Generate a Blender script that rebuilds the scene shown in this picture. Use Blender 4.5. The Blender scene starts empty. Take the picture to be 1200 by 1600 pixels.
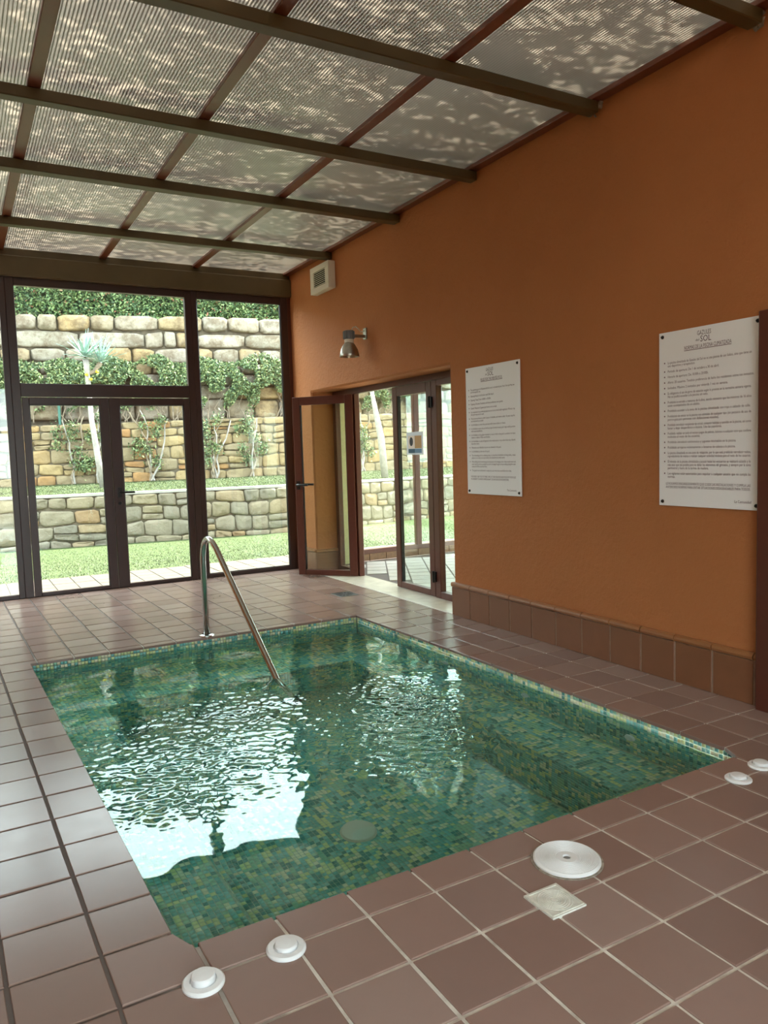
import bpy, bmesh, math, random
import numpy as np
from mathutils import Vector, Matrix, Quaternion

random.seed(7); RNG = np.random.default_rng(7)
SC = bpy.context.scene
COL = SC.collection
U = 0.265                                   # one floor-tile pitch in metres; builders below work in tile pitches
def cm(v): return v / 26.5

# ------------------------------------------------------------------ camera
F_PX, YAW, PITCH, ROLL = 1184.947, math.radians(29.38924), math.radians(4.62525), math.radians(-1.7409)
CAM = Vector((-4.15134, -8.07385, 5.80436))
fw = Vector((math.sin(YAW)*math.cos(PITCH), math.cos(YAW)*math.cos(PITCH), -math.sin(PITCH)))
rt = Vector((math.cos(YAW), -math.sin(YAW), 0)); up = rt.cross(fw)
r2 = rt*math.cos(ROLL) + up*math.sin(ROLL); u2 = -rt*math.sin(ROLL) + up*math.cos(ROLL)
cd = bpy.data.cameras.new('camera'); cam = bpy.data.objects.new('camera', cd); COL.objects.link(cam)
M = Matrix((r2, u2, -fw)).transposed().to_4x4(); M.translation = CAM*U; cam.matrix_world = M
cd.sensor_fit = 'VERTICAL'; cd.sensor_height = 36.0; cd.lens = F_PX/1600*36.0; cd.clip_start = 0.05; cd.clip_end = 500
SC.camera = cam

# ------------------------------------------------------------------ sky, sun, exposure
SKY, SUN = 9.0, 40.0
w = bpy.data.worlds.new('sky'); SC.world = w; w.use_nodes = True
bg = w.node_tree.nodes['Background']; bg.inputs[0].default_value = (0.86, 0.93, 1.0, 1); bg.inputs[1].default_value = SKY
sd = bpy.data.lights.new('sun', 'SUN'); sd.energy = SUN; sd.angle = math.radians(.55); sd.color = (1.0, 0.95, 0.86)
sun = bpy.data.objects.new('sun', sd); COL.objects.link(sun)
SUNDIR = Vector((0.80, 0.10, 1.0)).normalized()           # towards the sun: over the house on the right
sun.rotation_euler = SUNDIR.to_track_quat('Z', 'Y').to_euler(); sun.location = SUNDIR*30
vs = SC.view_settings; vs.view_transform = 'Standard'; vs.look = 'None'; vs.gamma = 1.0; vs.use_curve_mapping = False
vs.exposure = 0.36
SC.cycles.max_bounces = 14; SC.cycles.transmission_bounces = 10; SC.cycles.glossy_bounces = 5
SC.cycles.diffuse_bounces = 5; SC.cycles.transparent_max_bounces = 16; SC.cycles.sample_clamp_indirect = 12

# ------------------------------------------------------------------ materials
def s2l(c):
    return tuple(((v/255)/12.92 if v <= 10 else (((v/255)+0.055)/1.055)**2.4) for v in c)
def rgba(c): return (*s2l(c), 1)
MATS = {}
class N:
    def __init__(s, name):
        s.m = bpy.data.materials.new(name); s.m.use_nodes = True; s.t = s.m.node_tree
        s.p = s.t.nodes['Principled BSDF']; s.out = s.t.nodes['Material Output']; MATS[name] = s.m
    def n(s, ty, **kw):
        x = s.t.nodes.new(ty)
        for k, v in kw.items():
            if k in x.inputs: x.inputs[k].default_value = v
            else: setattr(x, k, v)
        return x
    def l(s, a, b): s.t.links.new(a, b)
    def coord(s): return s.n('ShaderNodeTexCoord').outputs['Object']
    def pos(s): return s.n('ShaderNodeNewGeometry').outputs['Position']
    def noise(s, scale, detail=4, rough=.55, vec=None):
        x = s.n('ShaderNodeTexNoise'); x.inputs['Scale'].default_value = scale; x.inputs['Detail'].default_value = detail
        x.inputs['Roughness'].default_value = rough; s.l(vec or s.pos(), x.inputs['Vector']); return x.outputs['Fac']
    def ramp(s, fac, stops, const=False):
        x = s.n('ShaderNodeValToRGB'); e = x.color_ramp.elements
        while len(e) < len(stops): e.new(0.5)
        for k, (p, c) in enumerate(stops): e[k].position = p; e[k].color = rgba(c) if len(c) == 3 else c
        if const: x.color_ramp.interpolation = 'CONSTANT'
        s.l(fac, x.inputs[0]); return x.outputs[0]
    def mix(s, fac, a, b, mode='MIX'):
        x = s.n('ShaderNodeMix', data_type='RGBA', blend_type=mode)
        for i, v in ((0, fac), (6, a), (7, b)):
            if hasattr(v, 'links'): s.l(v, x.inputs[i])
            else: x.inputs[i].default_value = v if i == 0 else (rgba(v) if len(v) == 3 else v)
        return x.outputs[2]
    def bump(s, h, strength, dist=0.01):
        x = s.n('ShaderNodeBump'); x.inputs['Strength'].default_value = strength; x.inputs['Distance'].default_value = dist
        s.l(h, x.inputs['Height']); s.l(x.outputs[0], s.p.inputs['Normal']); return x
    def rnd(s):
        return s.n('ShaderNodeAttribute', attribute_name='rnd').outputs['Fac']
    def base(s, c):
        if hasattr(c, 'links'): s.l(c, s.p.inputs['Base Color'])
        else: s.p.inputs['Base Color'].default_value = rgba(c)
    def set(s, **kw):
        for k, v in kw.items(): s.p.inputs[k.replace('_', ' ')].default_value = v
        return s

def schlick(a, f0=.04):
    lw = a.n('ShaderNodeLayerWeight'); lw.inputs[0].default_value = .5
    pw = a.n('ShaderNodeMath', operation='POWER'); a.l(lw.outputs['Facing'], pw.inputs[0]); pw.inputs[1].default_value = 5
    ma = a.n('ShaderNodeMath', operation='MULTIPLY_ADD'); a.l(pw.outputs[0], ma.inputs[0]); ma.inputs[1].default_value = 1-f0; ma.inputs[2].default_value = f0
    return ma.outputs[0]
def plain(name, c, rough=.5, metal=0., var=0.0, nscale=20, bump=0.0, spec=.5):
    a = N(name); a.set(Roughness=rough, Metallic=metal); a.p.inputs['Specular IOR Level'].default_value = spec
    if var:
        dark = tuple(int(v*(1-var)) for v in c); lite = tuple(min(255, int(v*(1+var))) for v in c)
        f = a.noise(nscale); a.base(a.ramp(f, [(.3, dark), (.7, lite)]))
        if bump: a.bump(f, bump)
    else: a.base(c)
    return a.m

# orange stucco
a = N('stucco'); f1 = a.noise(1.3, 5); f2 = a.noise(26, 5, .6); f3 = a.noise(5, 6, .65)
c = a.mix(f1, (165, 103, 60), (181, 116, 70)); c = a.mix(a.ramp(f3, [(.62, (0, 0, 0)), (.78, (90, 90, 90))]), c, (144, 90, 48))
a.base(c); a.set(Roughness=.75); a.p.inputs['Specular IOR Level'].default_value = .25
mx = a.n('ShaderNodeMath', operation='ADD'); a.l(f2, mx.inputs[0]); a.l(f3, mx.inputs[1]); a.bump(mx.outputs[0], .7, .011)
# floor tile
a = N('floor_tile'); f = a.noise(9, 6, .6); g = a.noise(2.2, 4); r = a.rnd()
c = a.ramp(r, [(0, (136, 112, 103)), (.35, (146, 121, 112)), (.7, (130, 105, 97)), (1, (150, 128, 120))])
c = a.mix(a.ramp(f, [(.45, (0, 0, 0)), (.85, (80, 80, 80))]), c, (104, 81, 71)); c = a.mix(a.ramp(g, [(.4, (0, 0, 0)), (.75, (60, 60, 60))]), c, (146, 122, 114))
a.base(c); a.set(Roughness=.42); a.p.inputs['Specular IOR Level'].default_value = .42
rr = a.ramp(f, [(.3, (124, 124, 124)), (.8, (142, 142, 142))]); a.l(rr, a.p.inputs['Roughness'])
# grout
a = N('grout'); f = a.noise(14, 5); g = a.noise(1.1, 3)
sp = a.n('ShaderNodeSeparateXYZ'); a.l(a.pos(), sp.inputs[0])
def band(o, lo, hi):
    x = a.n('ShaderNodeMapRange'); x.inputs[1].default_value = lo; x.inputs[2].default_value = hi; a.l(o, x.inputs[0]); return x.outputs[0]
dirt = a.n('ShaderNodeMath', operation='MAXIMUM'); a.l(band(sp.outputs[0], -.35, -.7), dirt.inputs[0]); a.l(band(sp.outputs[1], 3.9, 4.4), dirt.inputs[1])
c = a.ramp(f, [(.3, (176, 166, 156)), (.7, (224, 217, 207))]); c = a.mix(a.ramp(g, [(.5, (0, 0, 0)), (.68, (90, 90, 90))]), c, (120, 110, 102)); c = a.mix(dirt.outputs[0], c, (98, 88, 84)); a.base(c); a.set(Roughness=.9); a.bump(f, .4, .004)
# skirting
a = N('skirting_tile'); f = a.noise(7, 5); c = a.mix(f, (112, 72, 48), (134, 88, 60)); c = a.mix(a.rnd(), c, (124, 84, 60)); a.base(c); a.set(Roughness=.38); a.bump(a.noise(30), .08, .003)
a = N('skirting_cap'); f = a.noise(7, 5); a.base(a.mix(f, (134, 86, 52), (154, 104, 64))); a.set(Roughness=.3)
plain('skirting_joint', (150, 132, 118), .9, var=.1)
# mosaic
PAL = [(0, (84, 156, 154)), (.16, (122, 200, 200)), (.40, (150, 220, 220)), (.58, (164, 220, 194)), (.72, (232, 240, 178)), (.88, (248, 246, 216))]
a = N('mosaic'); c = a.ramp(a.rnd(), PAL, True); c = a.mix(.18, c, a.ramp(a.noise(60, 2), [(.3, (60, 90, 80)), (.7, (190, 200, 170))])); a.base(c); a.set(Roughness=.22)
plain('mosaic_grout', (160, 186, 168), .9, var=.12, nscale=30)
# water
a = N('pool_water_surface'); a.t.nodes.remove(a.p)
gl = a.n('ShaderNodeBsdfGlass'); gl.inputs['IOR'].default_value = 1.27; gl.inputs['Roughness'].default_value = 0.0; gl.inputs['Color'].default_value = (0.74, 0.985, 0.955, 1)
go = a.n('ShaderNodeBsdfGlossy'); go.inputs['Roughness'].default_value = .02; go.inputs['Color'].default_value = (1, 1, 1, 1)
mixs = a.n('ShaderNodeMixShader'); mixs.inputs[0].default_value = .05; a.l(gl.outputs[0], mixs.inputs[1]); a.l(go.outputs[0], mixs.inputs[2]); a.l(mixs.outputs[0], a.out.inputs[0])
# glass
def glass(name, tint, refl=1.0):
    a = N(name); a.t.nodes.remove(a.p)
    tr = a.n('ShaderNodeBsdfTransparent'); tr.inputs[0].default_value = tint
    g = a.n('ShaderNodeBsdfGlossy'); g.inputs['Roughness'].default_value = .01; g.inputs[0].default_value = (refl, refl, refl, 1)
    mm = a.n('ShaderNodeMixShader'); a.l(schlick(a, .045), mm.inputs[0]); a.l(tr.outputs[0], mm.inputs[1]); a.l(g.outputs[0], mm.inputs[2]); a.l(mm.outputs[0], a.out.inputs[0])
    return a.m
glass('glass', (.90, .95, .92, 1))
# aluminium frames
a = N('brown_frame'); f = a.noise(30, 3); a.base(a.mix(f, (80, 40, 31), (94, 50, 39))); a.set(Roughness=.32)
a = N('dark_frame'); f = a.noise(30, 3); a.base(a.mix(f, (52, 32, 30), (60, 38, 35))); a.set(Roughness=.35)
a = N('roof_beam'); f = a.noise(6, 5); a.base(a.mix(f, (74, 60, 33), (92, 76, 46))); a.set(Roughness=.45); a.bump(f, .1, .004)
a = N('roof_bar'); f = a.noise(8, 5); a.base(a.mix(f, (104, 56, 38), (124, 68, 46))); a.set(Roughness=.35)
# polycarbonate
a = N('polycarbonate'); a.t.nodes.remove(a.p); f = a.noise(1.5, 4)
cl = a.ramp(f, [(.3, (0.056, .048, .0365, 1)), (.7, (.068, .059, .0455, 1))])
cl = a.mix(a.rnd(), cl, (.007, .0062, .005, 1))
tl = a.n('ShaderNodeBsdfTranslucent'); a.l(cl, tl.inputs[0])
df = a.n('ShaderNodeBsdfDiffuse'); df.inputs[0].default_value = (.30, .28, .24, 1)
ad = a.n('ShaderNodeAddShader'); a.l(tl.outputs[0], ad.inputs[0]); a.l(df.outputs[0], ad.inputs[1])
g = a.n('ShaderNodeBsdfGlossy'); g.inputs['Roughness'].default_value = .22; g.inputs[0].default_value = (.6, .6, .6, 1)
mm = a.n('ShaderNodeMixShader'); a.l(schlick(a, .05), mm.inputs[0]); a.l(ad.outputs[0], mm.inputs[1]); a.l(g.outputs[0], mm.inputs[2]); a.l(mm.outputs[0], a.out.inputs[0])
plain('steel', (190, 190, 188), .18, 1.0)
plain('aluminium', (176, 170, 160), .32, 1.0, var=.06)
plain('white_plastic', (226, 228, 230), .35)
plain('grey_plastic', (120, 120, 120), .4)
plain('cream_plastic', (214, 206, 192), .4)
plain('translucent_white', (214, 214, 206), .3, var=.06, nscale=40)
plain('black', (14, 13, 14), .35)
plain('dark_void', (20, 18, 17), .9)
plain('sign_board', (238, 236, 237), .38)
plain('ink_purple', (92, 40, 62), .6)
plain('ink_dark', (84, 60, 70), .6)
plain('marble', (212, 204, 190), .25, var=.05, nscale=6)
plain('annex_sheen_tile', (176, 172, 168), .3, var=.05, nscale=5)  # grazing window sheen on the annex floor is put into this lighter tile colour
plain('annex_wall', (206, 200, 160), .8, var=.03)
plain('mortar_grey', (138, 128, 116), .95, var=.2, nscale=40, bump=.6)
plain('paper', (214, 220, 224), .6); plain('print_tan', (176, 136, 86), .6); plain('print_teal', (34, 74, 92), .6); plain('print_blue', (92, 124, 150), .6); plain('print_pale', (222, 206, 190), .6); plain('print_dark', (36, 30, 34), .6)
plain('drain_metal', (96, 98, 98), .4, .8)
# outdoors
a = N('stone'); r = a.rnd(); f = a.noise(7, 6, .65); g = a.noise(2.0, 4)
c = a.ramp(r, [(0, (132, 123, 107)), (.25, (117, 112, 102)), (.5, (135, 124, 102)), (.72, (124, 118, 106)), (.92, (139, 121, 95)), (1, (135, 107, 80))])
c = a.mix(a.ramp(f, [(.4, (0, 0, 0)), (.7, (150, 150, 150))]), c, (91, 80, 65)); c = a.mix(a.ramp(g, [(.5, (0, 0, 0)), (.75, (130, 130, 130))]), c, (140, 130, 109)); a.base(c); a.set(Roughness=.95); a.bump(f, .9, .03)
a.p.inputs['Specular IOR Level'].default_value = .1
a = N('stone_tan'); r = a.rnd(); f = a.noise(7, 6, .65); g = a.noise(2.0, 4)
c = a.ramp(r, [(0, (140, 123, 93)), (.25, (126, 114, 93)), (.5, (146, 126, 91)), (.72, (132, 117, 93)), (.92, (147, 121, 84)), (1, (140, 102, 68))])
c = a.mix(a.ramp(f, [(.4, (0, 0, 0)), (.7, (150, 150, 150))]), c, (91, 80, 65)); c = a.mix(a.ramp(g, [(.5, (0, 0, 0)), (.75, (130, 130, 130))]), c, (140, 130, 109)); a.base(c); a.set(Roughness=.95); a.bump(f, .9, .03)
a.p.inputs['Specular IOR Level'].default_value = .1
a = N('boulder'); r = a.rnd(); f = a.noise(4.5, 7, .7); g = a.noise(1.2, 4)
c = a.ramp(r, [(0, (142, 137, 128)), (.3, (146, 135, 120)), (.6, (133, 127, 114)), (.85, (144, 127, 100)), (1, (147, 123, 87))])
c = a.mix(a.ramp(f, [(.42, (0, 0, 0)), (.6, (215, 215, 215))]), c, (90, 74, 57)); c = a.mix(a.ramp(g, [(.5, (0, 0, 0)), (.7, (160, 160, 160))]), c, (161, 154, 144)); a.base(c); a.set(Roughness=.95); a.bump(f, 1.0, .05)
a.p.inputs['Specular IOR Level'].default_value = .1
plain('wall_mortar', (92, 84, 72), .95, var=.15, nscale=9, bump=.5, spec=.1)
plain('wall_cap', (150, 145, 138), .9, var=.06, nscale=6)
a = N('lawn'); f = a.noise(14, 6, .7); g = a.noise(.9, 3)
c = a.ramp(f, [(.3, (53, 63, 39)), (.7, (70, 78, 50))]); c = a.mix(a.ramp(g, [(.4, (0, 0, 0)), (.7, (130, 130, 130))]), c, (77, 79, 55)); a.base(c); a.set(Roughness=.95); a.bump(f, .8, .03); a.p.inputs['Specular IOR Level'].default_value = .1
plain('soil', (92, 74, 54), .95, var=.2, nscale=5)
def leafmat(name, stops):
    a = N(name); c = a.ramp(a.rnd(), stops); a.base(c); a.set(Roughness=.6); a.p.inputs['Specular IOR Level'].default_value = .3
leafmat('leaf_hedge', [(0, (46, 66, 42)), (.45, (74, 98, 62)), (.8, (108, 128, 80)), (.955, (136, 150, 104)), (.97, (138, 94, 74)), (1, (136, 84, 68))])
leafmat('leaf_shrub', [(0, (54, 70, 50)), (.45, (84, 104, 72)), (.8, (118, 134, 88)), (1, (150, 152, 108))])
leafmat('leaf_tree', [(0, (30, 52, 24)), (1, (70, 96, 40))])
leafmat('grass_blade', [(0, (53, 64, 39)), (.5, (64, 76, 46)), (1, (77, 83, 55))])
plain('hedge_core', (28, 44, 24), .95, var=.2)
plain('agave_leaf', (132, 156, 146), .5, var=.12)
plain('pale_trunk', (140, 135, 128), .85, var=.1, nscale=12, bump=.4)
plain('bark', (120, 108, 92), .9, var=.2, nscale=15, bump=.5)
plain('yellow_flower', (210, 180, 40), .6)
plain('green_post', (40, 88, 76), .5)
a = N('paver'); f = a.noise(8, 5); c = a.ramp(a.rnd(), [(0, (66, 55, 46)), (.5, (71, 60, 49)), (1, (61, 52, 43))]); a.base(a.mix(f, c, (73, 64, 54))); a.set(Roughness=.9)
plain('paver_joint', (62, 54, 46), .95)
plain('annex_sill', (124, 92, 66), .4, var=.1)

# ------------------------------------------------------------------ mesh helpers (tile pitches in, metres out)
class MB:
    def __init__(s): s.v = []; s.f = []; s.r = []
    def add(s, vs, fs, r=None):
        o = len(s.v); s.v += [tuple(p) for p in vs]; r = random.random() if r is None else r
        s.f += [tuple(i+o for i in f) for f in fs]; s.r += [r]*len(fs); return s
    def box(s, x0, x1, y0, y1, z0, z1, r=None):
        v = [(x, y, z) for z in (z0, z1) for (x, y) in ((x0, y0), (x1, y0), (x1, y1), (x0, y1))]
        return s.add(v, [(3, 2, 1, 0), (4, 5, 6, 7), (0, 1, 5, 4), (1, 2, 6, 5), (2, 3, 7, 6), (3, 0, 4, 7)], r)
    def obox(s, c, ax, ay, az, hx, hy, hz, r=None):
        c = Vector(c); v = []
        for k in (-1, 1):
            for i, j in ((-1, -1), (1, -1), (1, 1), (-1, 1)): v.append(c + ax*(hx*i) + ay*(hy*j) + az*(hz*k))
        return s.add(v, [(3, 2, 1, 0), (4, 5, 6, 7), (0, 1, 5, 4), (1, 2, 6, 5), (2, 3, 7, 6), (3, 0, 4, 7)], r)
    def prism(s, poly, z0, z1, bev=0.0, r=None):
        n = len(poly); cx = sum(p[0] for p in poly)/n; cy = sum(p[1] for p in poly)/n
        def ins(p, d):
            dx, dy = cx-p[0], cy-p[1]; L = math.hypot(dx, dy) or 1; return (p[0]+dx/L*d*1.41, p[1]+dy/L*d*1.41)
        rings = [[(*p, z0) for p in poly]]
        if bev: rings += [[(*p, z1-bev) for p in poly], [(*ins(p, bev), z1) for p in poly]]
        else: rings += [[(*p, z1) for p in poly]]
        v = [q for R in rings for q in R]; f = [tuple(range((len(rings)-1)*n, len(rings)*n))]
        for k in range(len(rings)-1):
            for i in range(n): j = (i+1) % n; f.append((k*n+i, k*n+j, (k+1)*n+j, (k+1)*n+i))
        return s.add(v, f, r)
    def tube(s, pts, rad, n=10, cap=True, r=None):
        pts = [Vector(p) for p in pts]; rads = rad if isinstance(rad, (list, tuple)) else [rad]*len(pts); v = []; up0 = Vector((0.13, 0.2, 1)).normalized()
        prev = None
        for i, p in enumerate(pts):
            d = (pts[min(i+1, len(pts)-1)] - pts[max(i-1, 0)]).normalized()
            if prev is None:
                x = d.cross(up0); x = x if x.length > .1 else d.cross(Vector((1, 0, 0))); x.normalize()
            else:
                x = prev - d*prev.dot(d); x.normalize()
            prev = x; y = d.cross(x)
            for k in range(n): a = 2*math.pi*k/n; v.append(p + (x*math.cos(a) + y*math.sin(a))*rads[i])
        f = []
        for i in range(len(pts)-1):
            for k in range(n): j = (k+1) % n; f.append((i*n+k, i*n+j, (i+1)*n+j, (i+1)*n+k))
        if cap: f += [tuple(range(n))[::-1], tuple(range((len(pts)-1)*n, len(pts)*n))]
        return s.add(v, f, r)
    def lathe(s, prof, c, axis='z', n=32, r=None):
        v = []; f = []; m = len(prof)
        for k in range(n):
            a = 2*math.pi*k/n
            for (rad, h) in prof:
                p = (rad*math.cos(a), rad*math.sin(a), h)
                if axis == 'x': p = (p[2], p[0], p[1])
                if axis == 'y': p = (p[1], p[2], p[0])
                v.append((c[0]+p[0], c[1]+p[1], c[2]+p[2]))
        for k in range(n):
            j = (k+1) % n
            for i in range(m-1): f.append((k*m+i, j*m+i, j*m+i+1, k*m+i+1))
        return s.add(v, f, r)
    def build(s, name, mat, parent=None, origin=None, smooth=False, bevel=0.0, kind=None):
        V = np.array(s.v, float); 
        if origin is None: origin = (V[:, 0].mean(), V[:, 1].mean(), V[:, 2].min())
        o3 = np.array(origin, float)
        me = bpy.data.meshes.new(name); me.from_pydata(((V-o3)*U).tolist(), [], s.f); 
        at = me.attributes.new('rnd', 'FLOAT', 'FACE'); at.data.foreach_set('value', np.array(s.r, np.float32))
        if smooth: me.polygons.foreach_set('use_smooth', [True]*len(me.polygons))
        me.materials.append(MATS[mat]); me.validate(); me.update()
        return link(name, me, o3, parent, bevel, kind)
def link(name, me, o3, parent=None, bevel=0.0, kind=None):
    o = bpy.data.objects.new(name, me); COL.objects.link(o); loc = Vector([float(q) for q in o3])*U
    if parent: o.parent = parent; loc = loc - world(parent)
    o.location = loc
    if bevel:
        b = o.modifiers.new('bevel', 'BEVEL'); b.width = bevel; b.segments = 1; b.limit_method = 'ANGLE'
    if kind: o['kind'] = kind
    return o
def world(o):
    v = o.location.copy()
    while o.parent: o = o.parent; v += o.location
    return v
def npmesh(name, V, Fq, mat, rnd, parent=None, origin=(0, 0, 0), kind=None, smooth=False):
    V = (np.asarray(V, np.float32) - np.asarray(origin, np.float32))*U; Fq = np.asarray(Fq, np.int32); k = Fq.shape[1]
    me = bpy.data.meshes.new(name); me.vertices.add(len(V)); me.vertices.foreach_set('co', V.ravel())
    me.loops.add(Fq.size); me.loops.foreach_set('vertex_index', Fq.ravel()); me.polygons.add(len(Fq))
    me.polygons.foreach_set('loop_start', np.arange(0, Fq.size, k, dtype=np.int32))
    if smooth: me.polygons.foreach_set('use_smooth', np.ones(len(Fq), bool))
    me.update(calc_edges=True)
    at = me.attributes.new('rnd', 'FLOAT', 'FACE'); at.data.foreach_set('value', np.asarray(rnd, np.float32))
    me.materials.append(MATS[mat]); me.validate()
    return link(name, me, origin, parent, 0, kind)
def empty(name, loc, label=None, cat=None, group=None, kind=None, parent=None):
    o = bpy.data.objects.new(name, None); COL.objects.link(o); o.empty_display_size = .1
    L = Vector(loc)*U; o.location = L - world(parent) if parent else L; o.parent = parent
    return tag(o, label, cat, group, kind)
def tag(o, label=None, cat=None, group=None, kind=None):
    if label: o['label'] = label
    if cat: o['category'] = cat
    if group: o['group'] = group
    if kind: o['kind'] = kind
    return o

# ================================================================== THE SHELL
XW, D, XL, YB = 10.80, 27.3, -8.5, -14.0     # right wall, far glazing, left wall, back wall
ZR = 14.62                                    # roof sheets
PX0, PX1, PY0, PY1 = -2.18, 8.22, 0.63, 15.65 # pool opening
WATER, BENCH, DEEP = -0.27, -1.75, -3.6
def warp(x, y):
    g = min(1, max(0, (10.76-x)/4)); return (x - 0.0275*max(y, 0)*g if y < 40 else x, y)

# ---- floor: screed, bedding and single terracotta tiles
fl = MB()
def floorquad(x0, x1, y0, y1, z=-0.022):
    n = 6
    for i in range(n):
        ya, yb = y0+(y1-y0)*i/n, y0+(y1-y0)*(i+1)/n
        p = [warp(x0, ya), warp(x1, ya), warp(x1, yb), warp(x0, yb)]
        fl.prism(p, z-.3, z)
ov = 0.05
floorquad(-8.6, 12.0, -14, PY0-ov); floorquad(-8.6, 12.0, PY1+ov, D+.3); floorquad(-8.6, PX0-ov, PY0-ov, PY1+ov); floorquad(PX1+ov, 12.0, PY0-ov, PY1+ov)
FLOOR = fl.build('floor', 'grout', kind='structure', origin=(2, 8, -.3)); tag(FLOOR, 'terracotta tiled deck around the sunken pool', 'floor')
J = 0.024
tiles = []
for j in range(-14, 28):
    for i in range(-9, 11):
        x0, x1, y0, y1 = i+J, i+1-J, j+J, j+1-J
        x1 = min(x1, 10.74); y1 = min(y1, D-.12)
        if j == 0 and i == -3: tiles.append([(x0, y0), (x1, y0), (x1, PY0), (-2.04, PY0), (PX0, .97), (x0, .97)]); continue
        if j == 0 and i == 8: tiles.append([(x0, y0), (x1, y0), (x1, .97), (PX1, .97), (8.06, PY0), (x0, PY0)]); continue
        inx = x0 >= PX0 and x1 <= PX1; 
        rects = [(x0, x1, y0, y1)]
        if y1 > PY0 and y0 < PY1 and x1 > PX0 and x0 < PX1:
            rects = []
            if y0 < PY0: rects.append((x0, x1, y0, PY0))
            elif y1 > PY1: rects.append((x0, x1, PY1, y1))
            elif x0 < PX0: rects.append((x0, PX0, y0, y1))
            elif x1 > PX1: rects.append((PX1, x1, y0, y1))
            if y1 > PY1 and (x0 < PX0): rects = [(x0, x1, PY1, y1), (x0, PX0, y0, PY1)]
            if y1 > PY1 and (x1 > PX1): rects = [(x0, x1, PY1, y1), (PX1, x1, y0, PY1)]
        for q in rects:
            if q[1]-q[0] > .05 and q[3]-q[2] > .05: tiles.append([(q[0], q[2]), (q[1], q[2]), (q[1], q[3]), (q[0], q[3])])
def vis(p):
    d = Vector((*p, 0)) - CAM; z = d.dot(fw)
    if z < .3: return 0
    x = 600+F_PX*d.dot(r2)/z; y = 800-F_PX*d.dot(u2)/z
    return 1/z**2 if -80 < x < 1280 and y < 1720 else 0
scored = []
for p in tiles:
    c = (sum(q[0] for q in p)/len(p), sum(q[1] for q in p)/len(p)); scored.append((vis(c), p, c))
scored.sort(key=lambda t: -t[0])
rest = MB()
for k, (s_, p, c) in enumerate(scored):
    h = random.uniform(-.003, .003); tx, ty = random.uniform(-.005, .005), random.uniform(-.005, .005)
    poly = []
    for (x, y) in p:
        X, Y = warp(x, y); poly.append((X+random.uniform(-.006, .006), Y+random.uniform(-.006, .006)))
    m = MB() if (k < 300 and s_ > 0) else rest
    m.prism(poly, -.075, h, .009)
    n0 = len(m.v) - 3*len(p); cw = warp(*c)
    for q in range(n0, len(m.v)):
        x, y, z = m.v[q]; m.v[q] = (x, y, z + (x-cw[0])*tx + (y-cw[1])*ty if z > -.07 else z)
    if m is not rest: m.build('floor_tile', 'floor_tile', FLOOR)
rest.build('floor_tile_field', 'floor_tile', FLOOR, kind='stuff')

# ---- pool basin
pb = MB()
def P4(x0, x1, y0, y1, z): return [(*warp(x0, y0), z), (*warp(x1, y0), z), (*warp(x1, y1), z), (*warp(x0, y1), z)]
BW = 1.55
bx0, bx1, by0, by1 = PX0-ov, PX1+ov, PY0-ov, PY1+ov
ix0, ix1, iy0, iy1 = bx0+BW, bx1-BW, by0+BW, by1-BW-1.2
pb.add(P4(ix0, ix1, iy0, iy1, DEEP), [(0, 1, 2, 3)])
for q in ((bx0, bx1, by0, iy0), (bx0, bx1, iy1, by1), (bx0, ix0, iy0, iy1), (ix1, bx1, iy0, iy1)): pb.add(P4(*q, BENCH), [(0, 1, 2, 3)])
def ring(x0, x1, y0, y1, za, zb):
    a_, b_ = P4(x0, x1, y0, y1, za), P4(x0, x1, y0, y1, zb)
    pb.add(a_+b_, [(1, 0, 4, 5), (2, 1, 5, 6), (3, 2, 6, 7), (0, 3, 7, 4)])
ring(bx0, bx1, by0, by1, BENCH, -.08); ring(ix0, ix1, iy0, iy1, DEEP, BENCH)
BASIN = pb.build('pool_basin', 'mosaic_grout', kind='structure', origin=(3, 8, DEEP)); tag(BASIN, 'sunken rectangular pool basin lined with green mosaic, bench around the sides', 'pool')
# mosaic pieces as plain quads a hair proud of the bedding, each with a bevelled rim
s_ = 1/10.6; piece = []       # (corners[4], normal)
last = {}
def lay(org, ea, eb, na, nb, nrm, uw):
    prev = [None]*nb
    run = .5
    for i in range(na):
        for j in range(nb):
            if random.random() > .38 or prev[j] is None: v = random.random()
            else: v = prev[j] if random.random() < .5 else run
            prev[j] = v; run = v
            if abs(nrm[2]) < .5 and org[2] > -.2 and j < 2 and random.random() < .45: v = .72+.28*random.random()
            a0, a1, b0, b1 = (i+.07)*s_, (i+.93)*s_, (j+.07)*s_, (j+.93)*s_
            piece.append((org, ea, eb, a0, a1, b0, b1, nrm, v))
X_, Y_, Z_ = np.array((1., 0, 0)), np.array((0, 1., 0)), np.array((0, 0, 1.))
def flat(x0, x1, y0, y1, z): lay(np.array((x0, y0, z)), X_, Y_, int((x1-x0)/s_), int((y1-y0)/s_), Z_, 0)
flat(bx0, bx1, by0, iy0, BENCH); flat(bx0, bx1, iy1, by1, BENCH); flat(bx0, ix0, iy0, iy1, BENCH); flat(ix1, bx1, iy0, iy1, BENCH); flat(ix0, ix1, iy0, iy1, DEEP)
def vwall(org, ea, length, z0, z1, nrm): lay(np.array((org[0], org[1], z1)), ea, -Z_, int(length/s_), int((z1-z0)/s_), nrm, 0)
vwall((bx0, by1), X_, bx1-bx0, BENCH, -.08, -Y_); vwall((bx1, by0), Y_, by1-by0, BENCH, -.08, -X_)
vwall((bx0, by0), Y_, by1-by0, BENCH, -.08, X_); vwall((bx0, by0), X_, bx1-bx0, BENCH, -.08, Y_)
vwall((ix0, iy1), X_, ix1-ix0, DEEP, BENCH, -Y_); vwall((ix1, iy0), Y_, iy1-iy0, DEEP, BENCH, -X_)
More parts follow.
